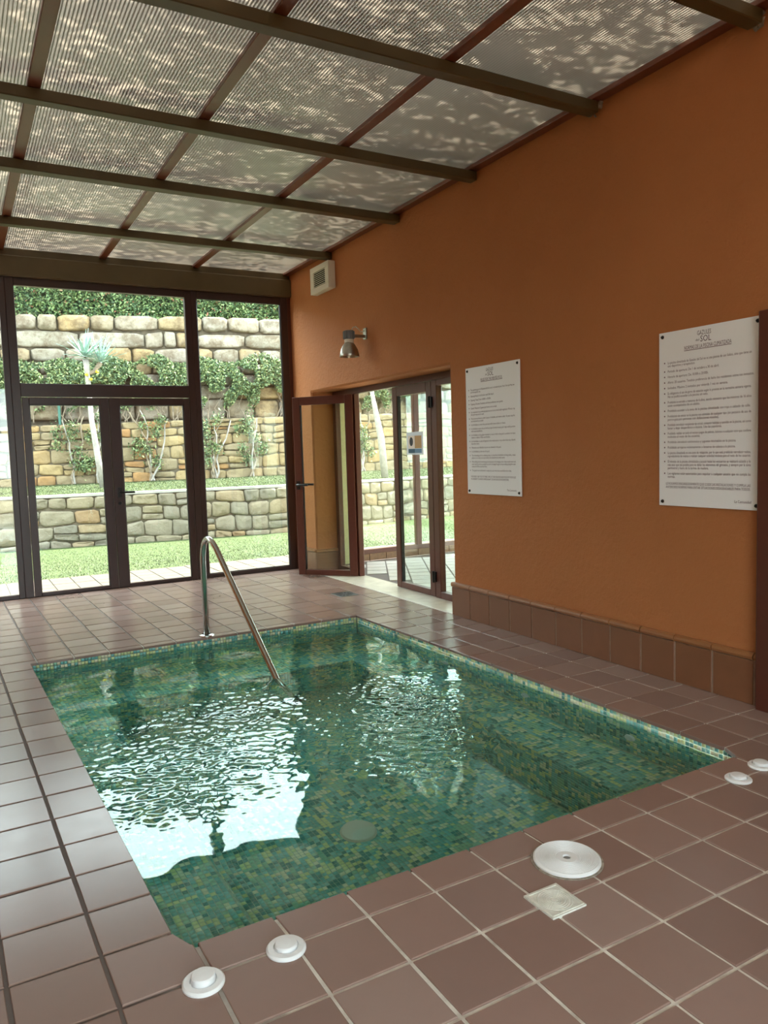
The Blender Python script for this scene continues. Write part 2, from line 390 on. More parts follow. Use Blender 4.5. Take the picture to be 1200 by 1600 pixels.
vwall((ix0, iy0), Y_, iy1-iy0, DEEP, BENCH, X_); vwall((ix0, iy0), X_, ix1-ix0, DEEP, BENCH, Y_)
npc = len(piece); V = np.zeros((npc, 8, 3)); 
for k, (o_, ea, eb, a0, a1, b0, b1, nn, v) in enumerate(piece):
    for q, (aa, bb) in enumerate(((a0, b0), (a1, b0), (a1, b1), (a0, b1))):
        V[k, q] = o_ + ea*aa + eb*bb
        V[k, q+4] = o_ + ea*(aa + (.006 if q in (0, 3) else -.006)) + eb*(bb + (.006 if q < 2 else -.006)) + nn*.012
RV = np.array([p[8] for p in piece])
cN = np.cross(V[:, 5]-V[:, 4], V[:, 7]-V[:, 4]); nn_ = np.array([p[7] for p in piece]); flip = (cN*nn_).sum(1) < 0
g_ = np.clip((10.76-V[..., 0])/4, 0, 1); V[..., 0] -= 0.0275*np.clip(V[..., 1], 0, None)*g_
ctr = V.mean(1); dist = np.linalg.norm(ctr - np.array(CAM), axis=1); cand = (np.abs(ctr[:, 2]-BENCH) < .03) & (ctr[:, 1] > 1.75) & (ctr[:, 1] < iy0+.2) & (ctr[:, 0] > -2.0)
dist[~cand] = 1e9; near = np.argsort(dist)[:300]; isn = np.zeros(npc, bool); isn[near] = True
F8 = np.array([(4, 5, 6, 7), (0, 1, 5, 4), (1, 2, 6, 5), (2, 3, 7, 6), (3, 0, 4, 7)])
def mosaic_mesh(idx):
    VV = V[idx].reshape(-1, 3); FF = []
    for k, q in enumerate(idx): FF.append((F8[:, ::-1] if flip[q] else F8) + 8*k)
    return VV, np.concatenate(FF)
idx = np.where(~isn)[0]; VV, FF = mosaic_mesh(idx)
npmesh('mosaic_field', VV, FF, 'mosaic', np.repeat(RV[idx], 5), BASIN, origin=(3, 8, DEEP), kind='stuff')
for q in near:
    VV, FF = mosaic_mesh([q]); npmesh('mosaic_tile', VV, FF, 'mosaic', [RV[q]]*5, BASIN, origin=tuple(ctr[q]))
# underwater fittings
dm = MB(); dm.lathe([(0, .05), (.36, .05), (.40, .0)], (2.55, 5.3, DEEP+.015), n=28); dm.build('main_drain', 'cream_plastic', BASIN)
for yy in (3.3, 6.7, 10.2):
    jx = warp(bx1, yy)[0]; m = MB(); m.lathe([(0, -.03), (.05, -.03), (.055, -.07), (.12, -.05), (.14, 0)], (jx-.01, yy, -.95), axis='x', n=20); m.build('jet_nozzle', 'white_plastic', BASIN)
# ---- water surface with ripples
nx, ny = 280, 400
gx = np.linspace(bx0+.01, bx1-.01, nx); gy = np.linspace(by0+.01, by1-.01, ny); GX, GY = np.meshgrid(gx, gy)
H = np.zeros_like(GX); R2 = np.random.default_rng(3)
def waves(n, l0, l1, amp):
    h = np.zeros_like(GX)
    for _ in range(n):
        L = math.exp(R2.uniform(math.log(l0), math.log(l1))); a_ = R2.uniform(0, 2*math.pi); k = 2*math.pi/L
        h += amp*L*np.sin(k*(GX*math.cos(a_)+GY*math.sin(a_)) + R2.uniform(0, 6.28))/math.sqrt(n)
    return h
H += waves(14, 1.6, 4.5, .004)
mask = np.zeros_like(GX)
for (cx, cy, rad, rx) in ((-.2, 7.0, 2.3, .8), (4.3, 7.4, 2.3, 1.0), (4.0, 5.4, 1.5, 1.1), (1.6, 8.8, 1.6, 1.0), (-1.0, 5.2, 1.0, 1.0)):
    rr_ = np.hypot((GX-cx)/rx, GY-cy); mk = np.exp(-(rr_/rad)**2.6); mask = np.maximum(mask, mk)
    H += mk*.007*.5*np.sin(2*math.pi*rr_/.42 + 3*np.sin(1.7*GX)+1.5*np.sin(2.3*GY))
H += mask*waves(70, .10, .36, .034) + (.2+mask*.9)*waves(20, .5, 1.3, .009)
VV = np.stack([GX, GY, WATER+H], -1).reshape(-1, 3); g_ = np.clip((10.76-VV[:, 0])/4, 0, 1); VV[:, 0] -= 0.0275*np.clip(VV[:, 1], 0, None)*g_
ii = np.arange(nx*ny).reshape(ny, nx); FF = np.stack([ii[:-1, :-1], ii[:-1, 1:], ii[1:, 1:], ii[1:, :-1]], -1).reshape(-1, 4)
WAT = npmesh('pool_water', VV, FF, 'pool_water_surface', np.zeros(len(FF)), origin=(3, 8, WATER), kind='stuff', smooth=True)
tag(WAT, 'clear green rippling water filling the mosaic pool', 'water')

# ---- right wall with the doorway
OY0, OY1, OZ, WT = 13.63, 25.15, 8.67, 1.45
m = MB(); prf = [(YB, -.1), (OY0, -.1), (OY0, OZ), (OY1, OZ), (OY1, -.1), (D+.25, -.1), (D+.25, 14.9), (YB, 14.9)]; npf = len(prf)
m.add([(XW, y, z) for y, z in prf] + [(XW+WT, y, z) for y, z in prf], [tuple(range(npf))[::-1], tuple(range(npf, 2*npf))] + [(i, (i+1) % npf, (i+1) % npf+npf, i+npf) for i in range(npf)])
wr = m.build('wall_right', 'stucco', kind='structure', bevel=.02, origin=(XW, 8, 0)); tag(wr, 'burnt orange stucco wall carrying both white notice boards', 'wall')
m = MB(); m.box(XL-.4, XW+WT, YB-.6, YB, 12.6, 14.9); m.box(XL-.4, -8.2, YB-.6, YB, -.1, 12.6); m.box(2.4, XW+WT, YB-.6, YB, -.1, 12.6)
tag(m.build('wall_back', 'stucco', kind='structure'), 'orange stucco wall behind the viewpoint', 'wall')
W0 = empty('window_6', (1, YB, 0), 'wide glazed front behind the viewpoint', 'window', kind='structure')
m = MB()
for x in np.linspace(-8.2, 2.2, 4): m.box(x, x+.25, YB-.35, YB-.1, 0, 12.6)
for z in (0, 8.4, 12.4): m.box(-8.2, 2.4, YB-.35, YB-.1, z, z+.2)
m.build('frame', 'dark_frame', W0)
for a_, b_ in zip(np.linspace(-8.2, 2.2, 4)[:-1], np.linspace(-8.2, 2.2, 4)[1:]):
    m = MB(); m.box(a_+.25, b_, YB-.23, YB-.21, .2, 12.4); m.build('glass_pane', 'glass', W0)
# skirting
BB = empty('baseboard_right', (XW, 8, 0), 'brown ceramic skirting with rounded cap along the orange wall', 'skirting', kind='structure')
def skirt(y0, y1, jl):
    js = sorted(jl)
    for a_, b_ in zip(js[:-1], js[1:]):
        m = MB(); m.box(XW-.07, XW+.02, a_+.02, b_-.02, 0.0, .98); m.build('skirting_tile', 'skirting_tile', BB, bevel=.003)
        m = MB(); pr = [(XW+.02, .985), (XW-.05, .985), (XW-.10, 1.02), (XW-.115, 1.07), (XW-.10, 1.12), (XW-.05, 1.155), (XW+.02, 1.165)]
        v = [(x, a_+.012, z) for x, z in pr] + [(x, b_-.012, z) for x, z in pr]; n = len(pr)
        m.add(v, [(i, (i+1) % n, (i+1) % n+n, i+n) for i in range(n)] + [tuple(range(n))[::-1], tuple(range(n, 2*n))]); m.build('skirting_cap', 'skirting_cap', BB)
    m = MB(); m.box(XW-.05, XW+.02, js[0], js[-1], -.03, 1.1); m.build('skirting_joint', 'skirting_joint', BB)
skirt(0, 0, [1.97, 2.13] + [2.13+1.047*k for k in range(1, 12)])
skirt(0, 0, [25.15, 26.2, 27.2])
for yy in (OY0, OY1):       # returns of the skirting into the doorway
    s = 1 if yy == OY0 else -1
    m = MB(); m.box(XW-.06, XW+WT-.3, min(yy, yy+s*.06), max(yy, yy+s*.06), 0, .98); m.build('skirting_tile', 'skirting_tile', BB, bevel=.003)
    m = MB(); m.box(XW-.10, XW+WT-.3, min(yy, yy+s*.10), max(yy, yy+s*.10), .99, 1.15); m.build('skirting_cap', 'skirting_cap', BB, bevel=.01)
m = MB(); m.box(10.74, 12.25, OY0+.06, OY1-.06, -.06, .03)
tag(m.build('trim_1', 'marble', kind='structure', bevel=.004), 'pale marble threshold strip in the open doorway', 'threshold')

# ---- far glazing
def bars(name, mat, parent, lst, bevel=.004):
    m = MB()
    for b in lst: m.box(*b)
    return m.build(name, mat, parent, bevel=bevel)
def pane(parent, x0, x1, z0, z1, y, name='glass_pane'):
    m = MB(); m.box(x0, x1, y-.012, y+.012, z0, z1); return m.build(name, 'glass', parent)
def pane_x(parent, y0, y1, z0, z1, x):
    m = MB(); m.box(x-.012, x+.012, y0, y1, z0, z1); return m.build('glass_pane', 'glass', parent)
ZT = 13.1; FD0, FD1 = D-.06, D+.2
tb = MB(); tb.box(-8.5, XW, D-.25, D+.35, 13.42, 14.27); tb.box(-8.5, XW, D-.05, D+.35, 14.27, 14.6); tag(tb.build('trim_2', 'roof_beam', kind='structure', bevel=.01), 'dark olive lintel beam above the far glazing', 'beam')
# side window (right)
W1 = empty('window_1', (8.2, D, 0), 'tall brown framed fixed window between double door and orange wall', 'window', kind='structure')
bars('frame', 'dark_frame', W1, [(5.86, 6.12, FD0, FD1, 0, 13.45), (10.27, 10.62, FD0, FD1, 0, 13.45), (6.12, 10.27, FD0, FD1, 0, .19), (6.12, 10.27, FD0, FD1, ZT, 13.45)])
bars('glazing_bead', 'black', W1, [(6.12, 6.15, D, D+.1, .19, ZT), (10.24, 10.27, D, D+.1, .19, ZT), (6.12, 10.27, D, D+.1, .19, .215), (6.12, 10.27, D, D+.1, ZT-.025, ZT)], 0)
pane(W1, 6.12, 10.27, .19, ZT, D+.06)
m = MB(); m.box(10.62, XW+.02, D-.02, D+.3, 0, 13.5); m.build('side_filler', 'brown_frame', W1)
# double door with transom
D1 = empty('door_1', (2, D, 0), 'dark brown glazed double door with wide transom window above', 'door', kind='structure')
bars('frame', 'dark_frame', D1, [(-1.86, -1.52, FD0, FD1, 0, 13.45), (5.56, 5.86, FD0, FD1, 0, 13.45), (-1.52, 5.56, FD0, FD1, 8.52, 9.07), (-1.52, 5.56, FD0, FD1, ZT, 13.45), (-1.52, 5.56, FD0+.05, FD1, -.02, .03)])
m = MB(); m.box(-1.6, 5.63, D+.05, D+.075, 9.07, ZT); m.build('transom_pane', 'glass', D1)
for (a_, b_, hs) in ((-1.5, 1.95, 0), (1.97, 5.54, 1)):
    st = .27; r0, r1 = a_+st, b_-st-.08 if hs == 0 else b_-st
    if hs: r0 = a_+.46
    else: r1 = b_-.36
    lf = bars('door_leaf', 'dark_frame', D1, [(a_, r0, D-.1, D+.12, .03, 8.48), (r1, b_, D-.1, D+.12, .03, 8.48), (r0, r1, D-.1, D+.12, .03, .17), (r0, r1, D-.1, D+.12, 8.18, 8.48)])
    pane(lf, r0, r1, .17, 8.18, D+.03)
    bars('glazing_bead', 'black', lf, [(r0, r0+.03, D-.03, D+.08, .17, 8.18), (r1-.03, r1, D-.03, D+.08, .17, 8.18), (r0, r1, D-.03, D+.08, 8.15, 8.18)], 0)
    if hs:
        m = MB(); m.box(2.12, 2.30, D-.14, D-.1, 4.08, 4.52); m.tube([(2.21, D-.13, 4.31), (2.21, D-.3, 4.31), (2.32, D-.33, 4.31), (2.82, D-.33, 4.30)], .05, 8); m.build('lever_handle', 'black', lf)
        m = MB(); m.lathe([(0, -.03), (.07, -.03), (.08, 0)], (2.21, D-.1, 3.82), axis='y', n=16); m.build('lock_cylinder', 'black', lf)
# left window(s)
W2 = empty('window_2', (-4, D, 0), 'tall fixed window at the left of the double door', 'window', kind='structure')
bars('frame', 'dark_frame', W2, [(-2.1, -1.86, FD0, FD1, 0, 13.45), (-6.4, -6.1, FD0, FD1, 0, 13.45), (-6.1, -2.1, FD0, FD1, 0, .17), (-6.1, -2.1, FD0, FD1, ZT, 13.45)]); pane(W2, -6.1, -2.1, .17, ZT, D+.06)
W3 = empty('window_3', (-7.4, D, 0), 'narrow fixed window in the far left corner', 'window', kind='structure')
bars('frame', 'dark_frame', W3, [(-8.6, -8.3, FD0, FD1, 0, 13.45), (-8.3, -6.4, FD0, FD1, 0, .17), (-8.3, -6.4, FD0, FD1, ZT, 13.45)]); pane(W3, -8.3, -6.4, .17, ZT, D+.06)
# left glazed side
m = MB(); m.box(XL-.6, XL, YB, D+.2, -.1, 14.6); LW = m.build('wall_left', 'stucco', kind='structure'); tag(LW, 'orange stucco wall on the left side of the room', 'wall')
BL = empty('baseboard_left', (XL, 7, 0), 'brown ceramic skirting along the left wall', 'skirting', kind='structure')
for k in range(39):
    a_ = YB+.05+k*1.047; m = MB(); m.box(XL-.01, XL+.06, a_+.02, a_+1.027, 0, .98); m.build('skirting_tile', 'skirting_tile', BL)
m = MB(); m.box(XL-.01, XL+.1, YB, D-.1, .99, 1.15); m.build('skirting_cap', 'skirting_cap', BL, bevel=.01)

# ---- roof
CE = empty('ceiling', (1, 8, 14.2), 'translucent ribbed roof sheets on brown bars and dark beams', 'roof', kind='structure')
BEAMS = [(-13.0, -12.65), (-8.0, -7.65), (-3.0, -2.65), (2.02, 2.37), (6.52, 6.88), (11.8, 12.14), (16.57, 16.98), (22.35, 22.74)]
for k, (a_, b_) in enumerate(BEAMS):
    m = MB(); m.box(XL-.2, XW-.02 if k not in (3, 4) else XW-.12, a_, b_, 14.2, 14.48); bm_ = m.build('beam', 'roof_beam', CE, bevel=.006)
    if k in (3, 4):
        m = MB()
        for _ in range(9):
            p = (XW-.07+random.uniform(-.06, .06), random.uniform(a_, b_), random.uniform(14.17, 14.45)); r_ = random.uniform(.05, .11)
            v = [Vector((random.gauss(0, 1), random.gauss(0, 1), random.gauss(0, 1))).normalized()*r_*random.uniform(.7, 1.2)+Vector(p) for _ in range(10)]
            b2 = bmesh.new(); [b2.verts.new(q) for q in v]; bmesh.ops.convex_hull(b2, input=b2.verts); b2.verts.index_update()
            m.add([tuple(q.co) for q in b2.verts], [tuple(x.index for x in f.verts) for f in b2.faces]); b2.free()
        m.build('mortar_patch', 'mortar_grey', bm_)
BARX = [-8.3, -6.05, -1.95, 2.07, 6.15, 10.62]
for x in BARX:
    m = MB(); m.box(x-.15, x+.15 if x < 10 else XW, YB, D+.3, 14.48, 14.60); m.build('glazing_bar', 'roof_bar', CE, bevel=.004)
seg = [YB] + [.5*(a_+b_) for a_, b_ in BEAMS] + [D+.3]
PIT = .0755
for xa, xb in zip(BARX[:-1], BARX[1:]):
    n = max(4, int((xb-xa)/PIT)); xs = xa + (xb-xa)*np.sort(np.concatenate([np.arange(n+1), np.arange(n)+.70]))/n
    for ya, yb in zip(seg[:-1], seg[1:]):
        sag = .008
        zz = ZR + np.where(np.arange(2*n+1) % 2 == 0, 0, .022)
        Vp = []; nyy = 5
        for q in range(nyy):
            t = q/(nyy-1); y = ya+(yb-ya)*t; Vp.append(np.stack([xs, np.full_like(xs, y), zz - sag*math.sin(math.pi*t)], -1))
        Vp = np.concatenate(Vp); i2 = np.arange(len(Vp)).reshape(nyy, -1)
        Fq = np.stack([i2[:-1, :-1], i2[1:, :-1], i2[1:, 1:], i2[:-1, 1:]], -1).reshape(-1, 4)
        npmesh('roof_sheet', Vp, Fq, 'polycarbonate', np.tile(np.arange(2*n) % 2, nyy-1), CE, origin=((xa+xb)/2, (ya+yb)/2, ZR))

# ---- doorway doors
DX = 12.02
D2 = empty('door_2', (DX, 19.6, 0), 'reddish brown glazed double door in the orange wall, one leaf swung open', 'door', kind='structure')
F0, F1 = DX-.13, DX+.13
bars('frame', 'brown_frame', D2, [(F0, F1, OY0, OY1, 8.42, 8.68), (F0, F1, 16.12, 16.48, .03, 8.42), (F0, F1, 22.86, 23.15, .03, 8.42), (F0, F1, OY0, OY0+.3, .03, 8.42), (F0, F1, OY1-.3, OY1, .03, 8.42), (F0, F1, OY0+.3, 16.12, .03, .3), (F0, F1, 23.15, OY1-.3, .03, .3), (F0, F1, OY0+.3, 16.12, 8.2, 8.42), (F0, F1, 23.15, OY1-.3, 8.2, 8.42)])
pane_x(D2, OY0+.3, 16.12, .3, 8.2, DX); pane_x(D2, 23.15, OY1-.3, .3, 8.2, DX)
def leaf(parent, hinge, direc, W, sgn, handle):
    h = Vector((*hinge, 0)); d = Vector((*direc, 0)).normalized(); n = Vector((-d.y, d.x, 0))*sgn; z = Vector((0, 0, 1)); t = .11; st = .36
    m = MB()
    def bar(a0, a1, z0, z1, th=t): m.obox(h + d*((a0+a1)/2) + z*((z0+z1)/2), d, n, z, (a1-a0)/2, th, (z1-z0)/2)
    bar(0, st, .05, 8.4); bar(W-st, W, .05, 8.4); bar(st, W-st, .05, .3); bar(st, W-st, 8.02, 8.4)
    L = m.build('door_leaf', 'brown_frame', parent, bevel=.004)
    m = MB(); m.obox(h + d*(W/2) + z*4.16, d, n, z, W/2-st, .012, 3.86); m.build('glass_pane', 'glass', L)
    m = MB(); 
    for a_ in (st+.015, W-st-.015): m.obox(h + d*a_ + z*4.16, d, n, z, .015, .07, 3.86)
    m.build('glazing_bead', 'black', L)
    for zc in (.85, 7.6):
        m = MB(); m.obox(h + n*(t+.03) + z*zc, d, n, z, .12, .05, .2); m.tube([h + n*(t+.07) + z*(zc-.22), h + n*(t+.07) + z*(zc+.22)], .06, 8); m.build('hinge', 'black', L)
    if handle:
        hp = h + d*(W-.18) + n*t; m = MB(); m.obox(hp + z*4.3 + n*.02, d, n, z, .09, .02, .2)
        m.tube([hp + z*4.32, hp + n*.2 + z*4.32, hp + n*.23 - d*.1 + z*4.32, hp + n*.23 - d*.55 + z*4.31], .05, 8); m.build('lever_handle', 'black', L)
        m = MB(); m.obox(hp + z*3.85 + n*.015, d, n, z, .06, .015, .12); m.build('lock_cylinder', 'aluminium', L)
        q = h + d*(W-.18) - n*t; m = MB(); m.obox(q + z*4.3 - n*.02, d, n, z, .09, .02, .2); m.tube([q + z*4.32, q - n*.2 + z*4.32, q - n*.23 - d*.1 + z*4.32, q - n*.23 - d*.55 + z*4.31], .05, 8); m.build('lever_handle', 'black', L)
    return L
leaf(D2, (DX-.02, 16.5), (0, 1), 2.95, 1, False)
leaf(D2, (DX-.16, 22.95), (-2.0, 2.2), 2.98, -1, True)

# ---- door at the right edge of the view
D3 = empty('door_3', (XW, 0, 0), 'dark brown door frame at the near end of the orange wall', 'door', kind='structure')
bars('frame', 'brown_frame', D3, [(XW-.28, XW+.02, 1.62, 1.95, 0, 8.45), (XW-.28, XW+.02, -2.3, -2.0, 0, 8.45), (XW-.28, XW+.02, -2.0, 1.62, 8.1, 8.45)])
bars('seal', 'black', D3, [(XW-.2, XW+.02, 1.95, 2.0, 0, 8.45)], 0)
lf = bars('door_leaf', 'brown_frame', D3, [(XW-.2, XW-.02, -2.0, -1.65, .05, 8.1), (XW-.2, XW-.02, 1.27, 1.62, .05, 8.1), (XW-.2, XW-.02, -1.65, 1.27, .05, 2.2), (XW-.2, XW-.02, -1.65, 1.27, 7.75, 8.1)])
pane_x(lf, -1.65, 1.27, 2.2, 7.75, XW-.1)

# ================================================================== THE ANNEX behind the doorway
AX1, AY0 = 27.0, 11.0
af = MB(); af.box(12.0, AX1, AY0, D, -.3, -.035); AF = af.build('annex_floor', 'grout', kind='structure'); tag(AF, 'tiled floor of the glazed side room, window sheen painted into its pale colour', 'floor')
ca, sa = math.cos(math.radians(28)), math.sin(math.radians(28)); arest = MB()
for i in range(-10, 22):
    for j in range(-4, 28):
        poly = []
        for (a_, b_) in ((i+.03, j+.03), (i+.97, j+.03), (i+.97, j+.97), (i+.03, j+.97)):
            poly.append((12.2 + a_*ca - b_*sa*.0 + b_*sa, 10 + b_*ca - a_*sa))
        cx = sum(p[0] for p in poly)/4; cy = sum(p[1] for p in poly)/4
        if all(12.26 < p[0] < AX1-.2 and AY0+.2 < p[1] < D-.2 for p in poly):
            ins = 17 < cy and cx < 21
            m = MB() if ins else arest; m.prism(poly, -.075, random.uniform(-.004, .004), .01)
            if ins: m.build('floor_tile', 'annex_sheen_tile', AF)
arest.build('floor_tile_field', 'annex_sheen_tile', AF, kind='stuff')
m = MB(); m.box(12.25, 13.7, D-.15, D+.3, -.05, 14.6); tag(m.build('wall_annex_corner', 'annex_wall', kind='structure'), 'short pale wall beside the annex windows', 'wall')
SI = empty('trim_3', (20, D, 0), 'low brown tiled ledge under the annex windows', 'ledge', kind='structure')
for k in range(13):
    a_ = 13.72+k*1.02; m = MB(); m.box(a_, a_+1.0, D-.14, D+.2, 0, .36); m.build('ledge_tile', 'annex_sill', SI, bevel=.004)
W4 = empty('window_4', (20, D, 0), 'row of brown framed annex windows facing the garden', 'window', kind='structure')
px_ = [13.7, 17.75, 22.0, 26.9]
bars('frame', 'brown_frame', W4, [(x-.0, x+.33, D-.1, D+.18, .36, 10.3) for x in px_] + [(13.7, AX1, D-.12, D+.2, .36, .6), (13.7, AX1, D-.1, D+.18, 10.0, 10.4)])
for a_, b_ in zip(px_[:-1], px_[1:]): pane(W4, a_+.33, b_, .6, 10.0, D+.04)
W5 = empty('window_5', (AX1, 19, 0), 'glazed end wall of the annex', 'window', kind='structure')
yy_ = np.linspace(AY0, D-.1, 5)
bars('frame', 'brown_frame', W5, [(AX1-.1, AX1+.2, y-.15, y+.15, 0, 10.4) for y in yy_] + [(AX1-.1, AX1+.2, AY0, D, 0, .4), (AX1-.1, AX1+.2, AY0, D, 10.0, 10.4)])
for a_, b_ in zip(yy_[:-1], yy_[1:]): pane_x(W5, a_+.15, b_-.15, .4, 10.0, AX1+.05)
m = MB(); m.box(12.25, AX1+.2, AY0-.4, AY0, -.1, 10.4); tag(m.build('wall_annex_back', 'annex_wall', kind='structure'), 'pale plaster wall at the back of the annex', 'wall')
m = MB(); m.box(12.25, AX1+.4, AY0-.4, D+.4, 10.4, 10.7); tag(m.build('ceiling_annex', 'annex_wall', kind='structure'), 'flat ceiling of the glazed side room', 'ceiling')

# ================================================================== THINGS IN THE POOL ROOM
# handrail
HR = empty('handrail', (2.62, 15.91, 0), 'polished steel handrail bending down into the pool water', 'handrail')
pts = [(2.62, 15.91, .0), (2.62, 15.91, 2.55)]
pA, pB = Vector((2.62, 15.91, 2.55)), Vector((2.735, 14.78, 2.92)); ctl = Vector((2.64, 15.72, 3.62))
for k in range(1, 13):
    t = k/12; pts.append(pA*(1-t)**2 + ctl*2*t*(1-t) + pB*t*t)
pts += [(3.11, 10.85, -.45), (3.20, 9.95, -1.22)]
m = MB(); m.tube(pts, .093, 16); m.build('rail_tube', 'steel', HR, smooth=True, origin=(2.62, 15.91, 0))
m = MB(); m.lathe([(.093, .06), (.17, .06), (.24, .035), (.25, 0)], (2.62, 15.91, .004), n=28); m.build('base_flange', 'steel', HR)
m = MB(); m.lathe([(.0, .09), (.093, .09), (.115, .05), (.12, -.02), (0, -.02)], (3.20, 9.95, -1.28), n=18); m.build('end_cap', 'black', HR)

# air vent
AV = empty('air_vent', (XW, 23.1, 12.9), 'white box air vent with dark louvres high on the orange wall', 'vent')
va, vb, vz0, vz1, vx = 22.12, 24.02, 12.92, 14.08, 10.45
m = MB(); m.box(vx+.05, XW, va, vb, vz0, vz1); m.build('housing', 'cream_plastic', AV, bevel=.008)
m = MB(); iw = .36
m.box(vx, vx+.06, va, vb, vz0, vz0+.25); m.box(vx, vx+.06, va, vb, vz1-.25, vz1); m.box(vx, vx+.06, va, va+iw, vz0+.25, vz1-.25); m.box(vx, vx+.06, vb-iw, vb, vz0+.25, vz1-.25); ff_ = m.build('face_frame', 'cream_plastic', AV, bevel=.004)
m = MB(); m.box(vx+.045, vx+.052, va+iw, vb-iw, vz0+.25, vz1-.25); m.build('duct_opening', 'dark_void', AV)
for k in range(8):
    zc = vz0+.29+k*.083; m = MB(); m.obox((vx+.02, (va+vb)/2, zc), Vector((.8, 0, .6)), Vector((0, 1, 0)), Vector((-.6, 0, .8)), .03, (vb-va)/2-iw, .009); m.build('louvre', 'cream_plastic', ff_)
# wall lamp
WL = empty('wall_lamp', (XW, 19.5, 9.6), 'aluminium bell shaped wall lamp mounted above the open door', 'lamp')
lx, ly, lz = 10.03, 19.55, 9.62
m = MB(); m.lathe([(.39, 0), (.40, .02), (.385, .12), (.34, .3), (.26, .45), (.19, .54), (.165, .56)], (lx, ly, lz), n=36); m.lathe([(.385, .0), (.37, .12), (.32, .3), (.24, .45), (0, .53)], (lx, ly, lz), n=36); m.build('shade', 'aluminium', WL, smooth=True)
m = MB(); m.lathe([(.165, .54), (.19, .56), (.19, .68), (.17, .70)], (lx, ly, lz), n=28); m.build('collar', 'cream_plastic', WL, smooth=False)
m = MB(); m.lathe([(.17, .70), (.21, .71), (.21, 1.0), (.19, 1.04), (0, 1.05)], (lx, ly, lz), n=20); hs_ = m.build('housing', 'grey_plastic', WL)
for k in range(12): a_ = k*math.pi/6; m = MB(); m.obox((lx+.22*math.cos(a_), ly+.22*math.sin(a_), lz+.86), Vector((math.cos(a_), math.sin(a_), 0)), Vector((-math.sin(a_), math.cos(a_), 0)), Vector((0, 0, 1)), .02, .02, .15); m.build('cooling_fin', 'grey_plastic', hs_)
m = MB(); m.box(lx+.15, XW-.04, ly-.05, ly+.05, lz+.78, lz+.90); m.build('arm', 'aluminium', WL, bevel=.003)
m = MB(); m.box(XW-.05, XW, ly-.14, ly+.14, lz+.72, lz+1.18); m.build('wall_plate', 'aluminium', WL, bevel=.004)
m = MB(); m.tube([(lx+.12, ly, lz+1.03), (lx+.18, ly, lz+1.17), (lx+.32, ly, lz+1.22), (lx+.46, ly, lz+1.12), (XW-.2, ly, lz+1.02), (XW-.03, ly, lz+1.08)], .018, 6); m.build('cable', 'cream_plastic', WL)

# rule boards
TXT_ES = [(0, .182, 'La piscina climatizada de Gazules del Sol no es una piscina de uso lúdico, sino que tiene un', 1), (9, .2, 'uso deportivo y terapéutico.', 0),
 (0, .231, 'Periodo de apertura: De 1 de octubre a 30 de abril.', 0), (0, .262, 'Horario de apertura: De 10:00h a 20:00h.', 0), (0, .294, 'Aforo: 20 usuarios. Tendrán preferencia de baño los residentes sobre los invitados.', 0),
 (0, .326, 'Invitados: Máximo 2 invitados por vivienda 1 vez en semana.', 0), (0, .357, 'Es obligatorio el uso de gorro de natación según lo previsto en la normativa sanitaria vigente.', 1), (9, .376, 'No se podrá acceder a la piscina sin este.', 0),
 (0, .408, 'Prohibida la entrada a menores de 6 años, siendo necesario que los menores de 16 años', 1), (9, .427, 'estén acompañados de un adulto.', 0), (0, .457, 'Prohibido acceder a la zona de la piscina climatizada con ropa o calzado de calle.', 0),
 (0, .488, 'Prohibición de entrar en la piscina con animales de cualquier tipo (sin perjuicio de uso de', 1), (9, .507, 'perros guía por personas con disfunciones visuales).', 0),
 (0, .538, 'Prohibido introducir recipientes de cristal, consumir bebidas y comidas en la piscina, así como', 1), (9, .557, 'fumar y dejar desperdicios o basura. Use las papeleras.', 0),
 (0, .587, 'Prohibido realizar en todo el recinto juegos de pelotas, balones o cualquier otro que conlleve', 1), (9, .606, 'molestias al resto de los usuarios.', 0),
 (0, .637, 'Prohibido introducir colchonetas y juguetes hinchables en la piscina.', 0), (0, .668, 'Prohibido arrojarse violentamente o lanzarse de cabeza a la piscina.', 0),
 (0, .699, 'La piscina climatizada es una zona de relajación, por lo que está prohibido introducir radios,', 1), (9, .718, 'reproductores de música o realizar cualquier actividad molesta para el resto de los usuarios.', 1),
 (0, .749, 'El tránsito de la piscina climatizada y jacuzzi hasta los vestuarios se realizará calzado y lo', 1), (9, .768, 'más seco que sea posible para no dañar los elementos del gimnasio, y siempre por la zona', 1), (9, .787, 'perimetral y fuera de la tarima de madera.', 0),
 (0, .818, 'Los vigilantes están autorizados para expulsar a cualquier usuario que no cumpla las', 1), (9, .837, 'normas.', 0),
 (8, .877, 'LE ROGAMOS ENCARECIDAMENTE QUE CUIDE LAS INSTALACIONES Y CUMPLA LAS', 1), (8, .897, 'ANTERIORES NORMAS PARA EVITAR SITUACIONES DESAGRADABLES PARA TODOS.', 1)]
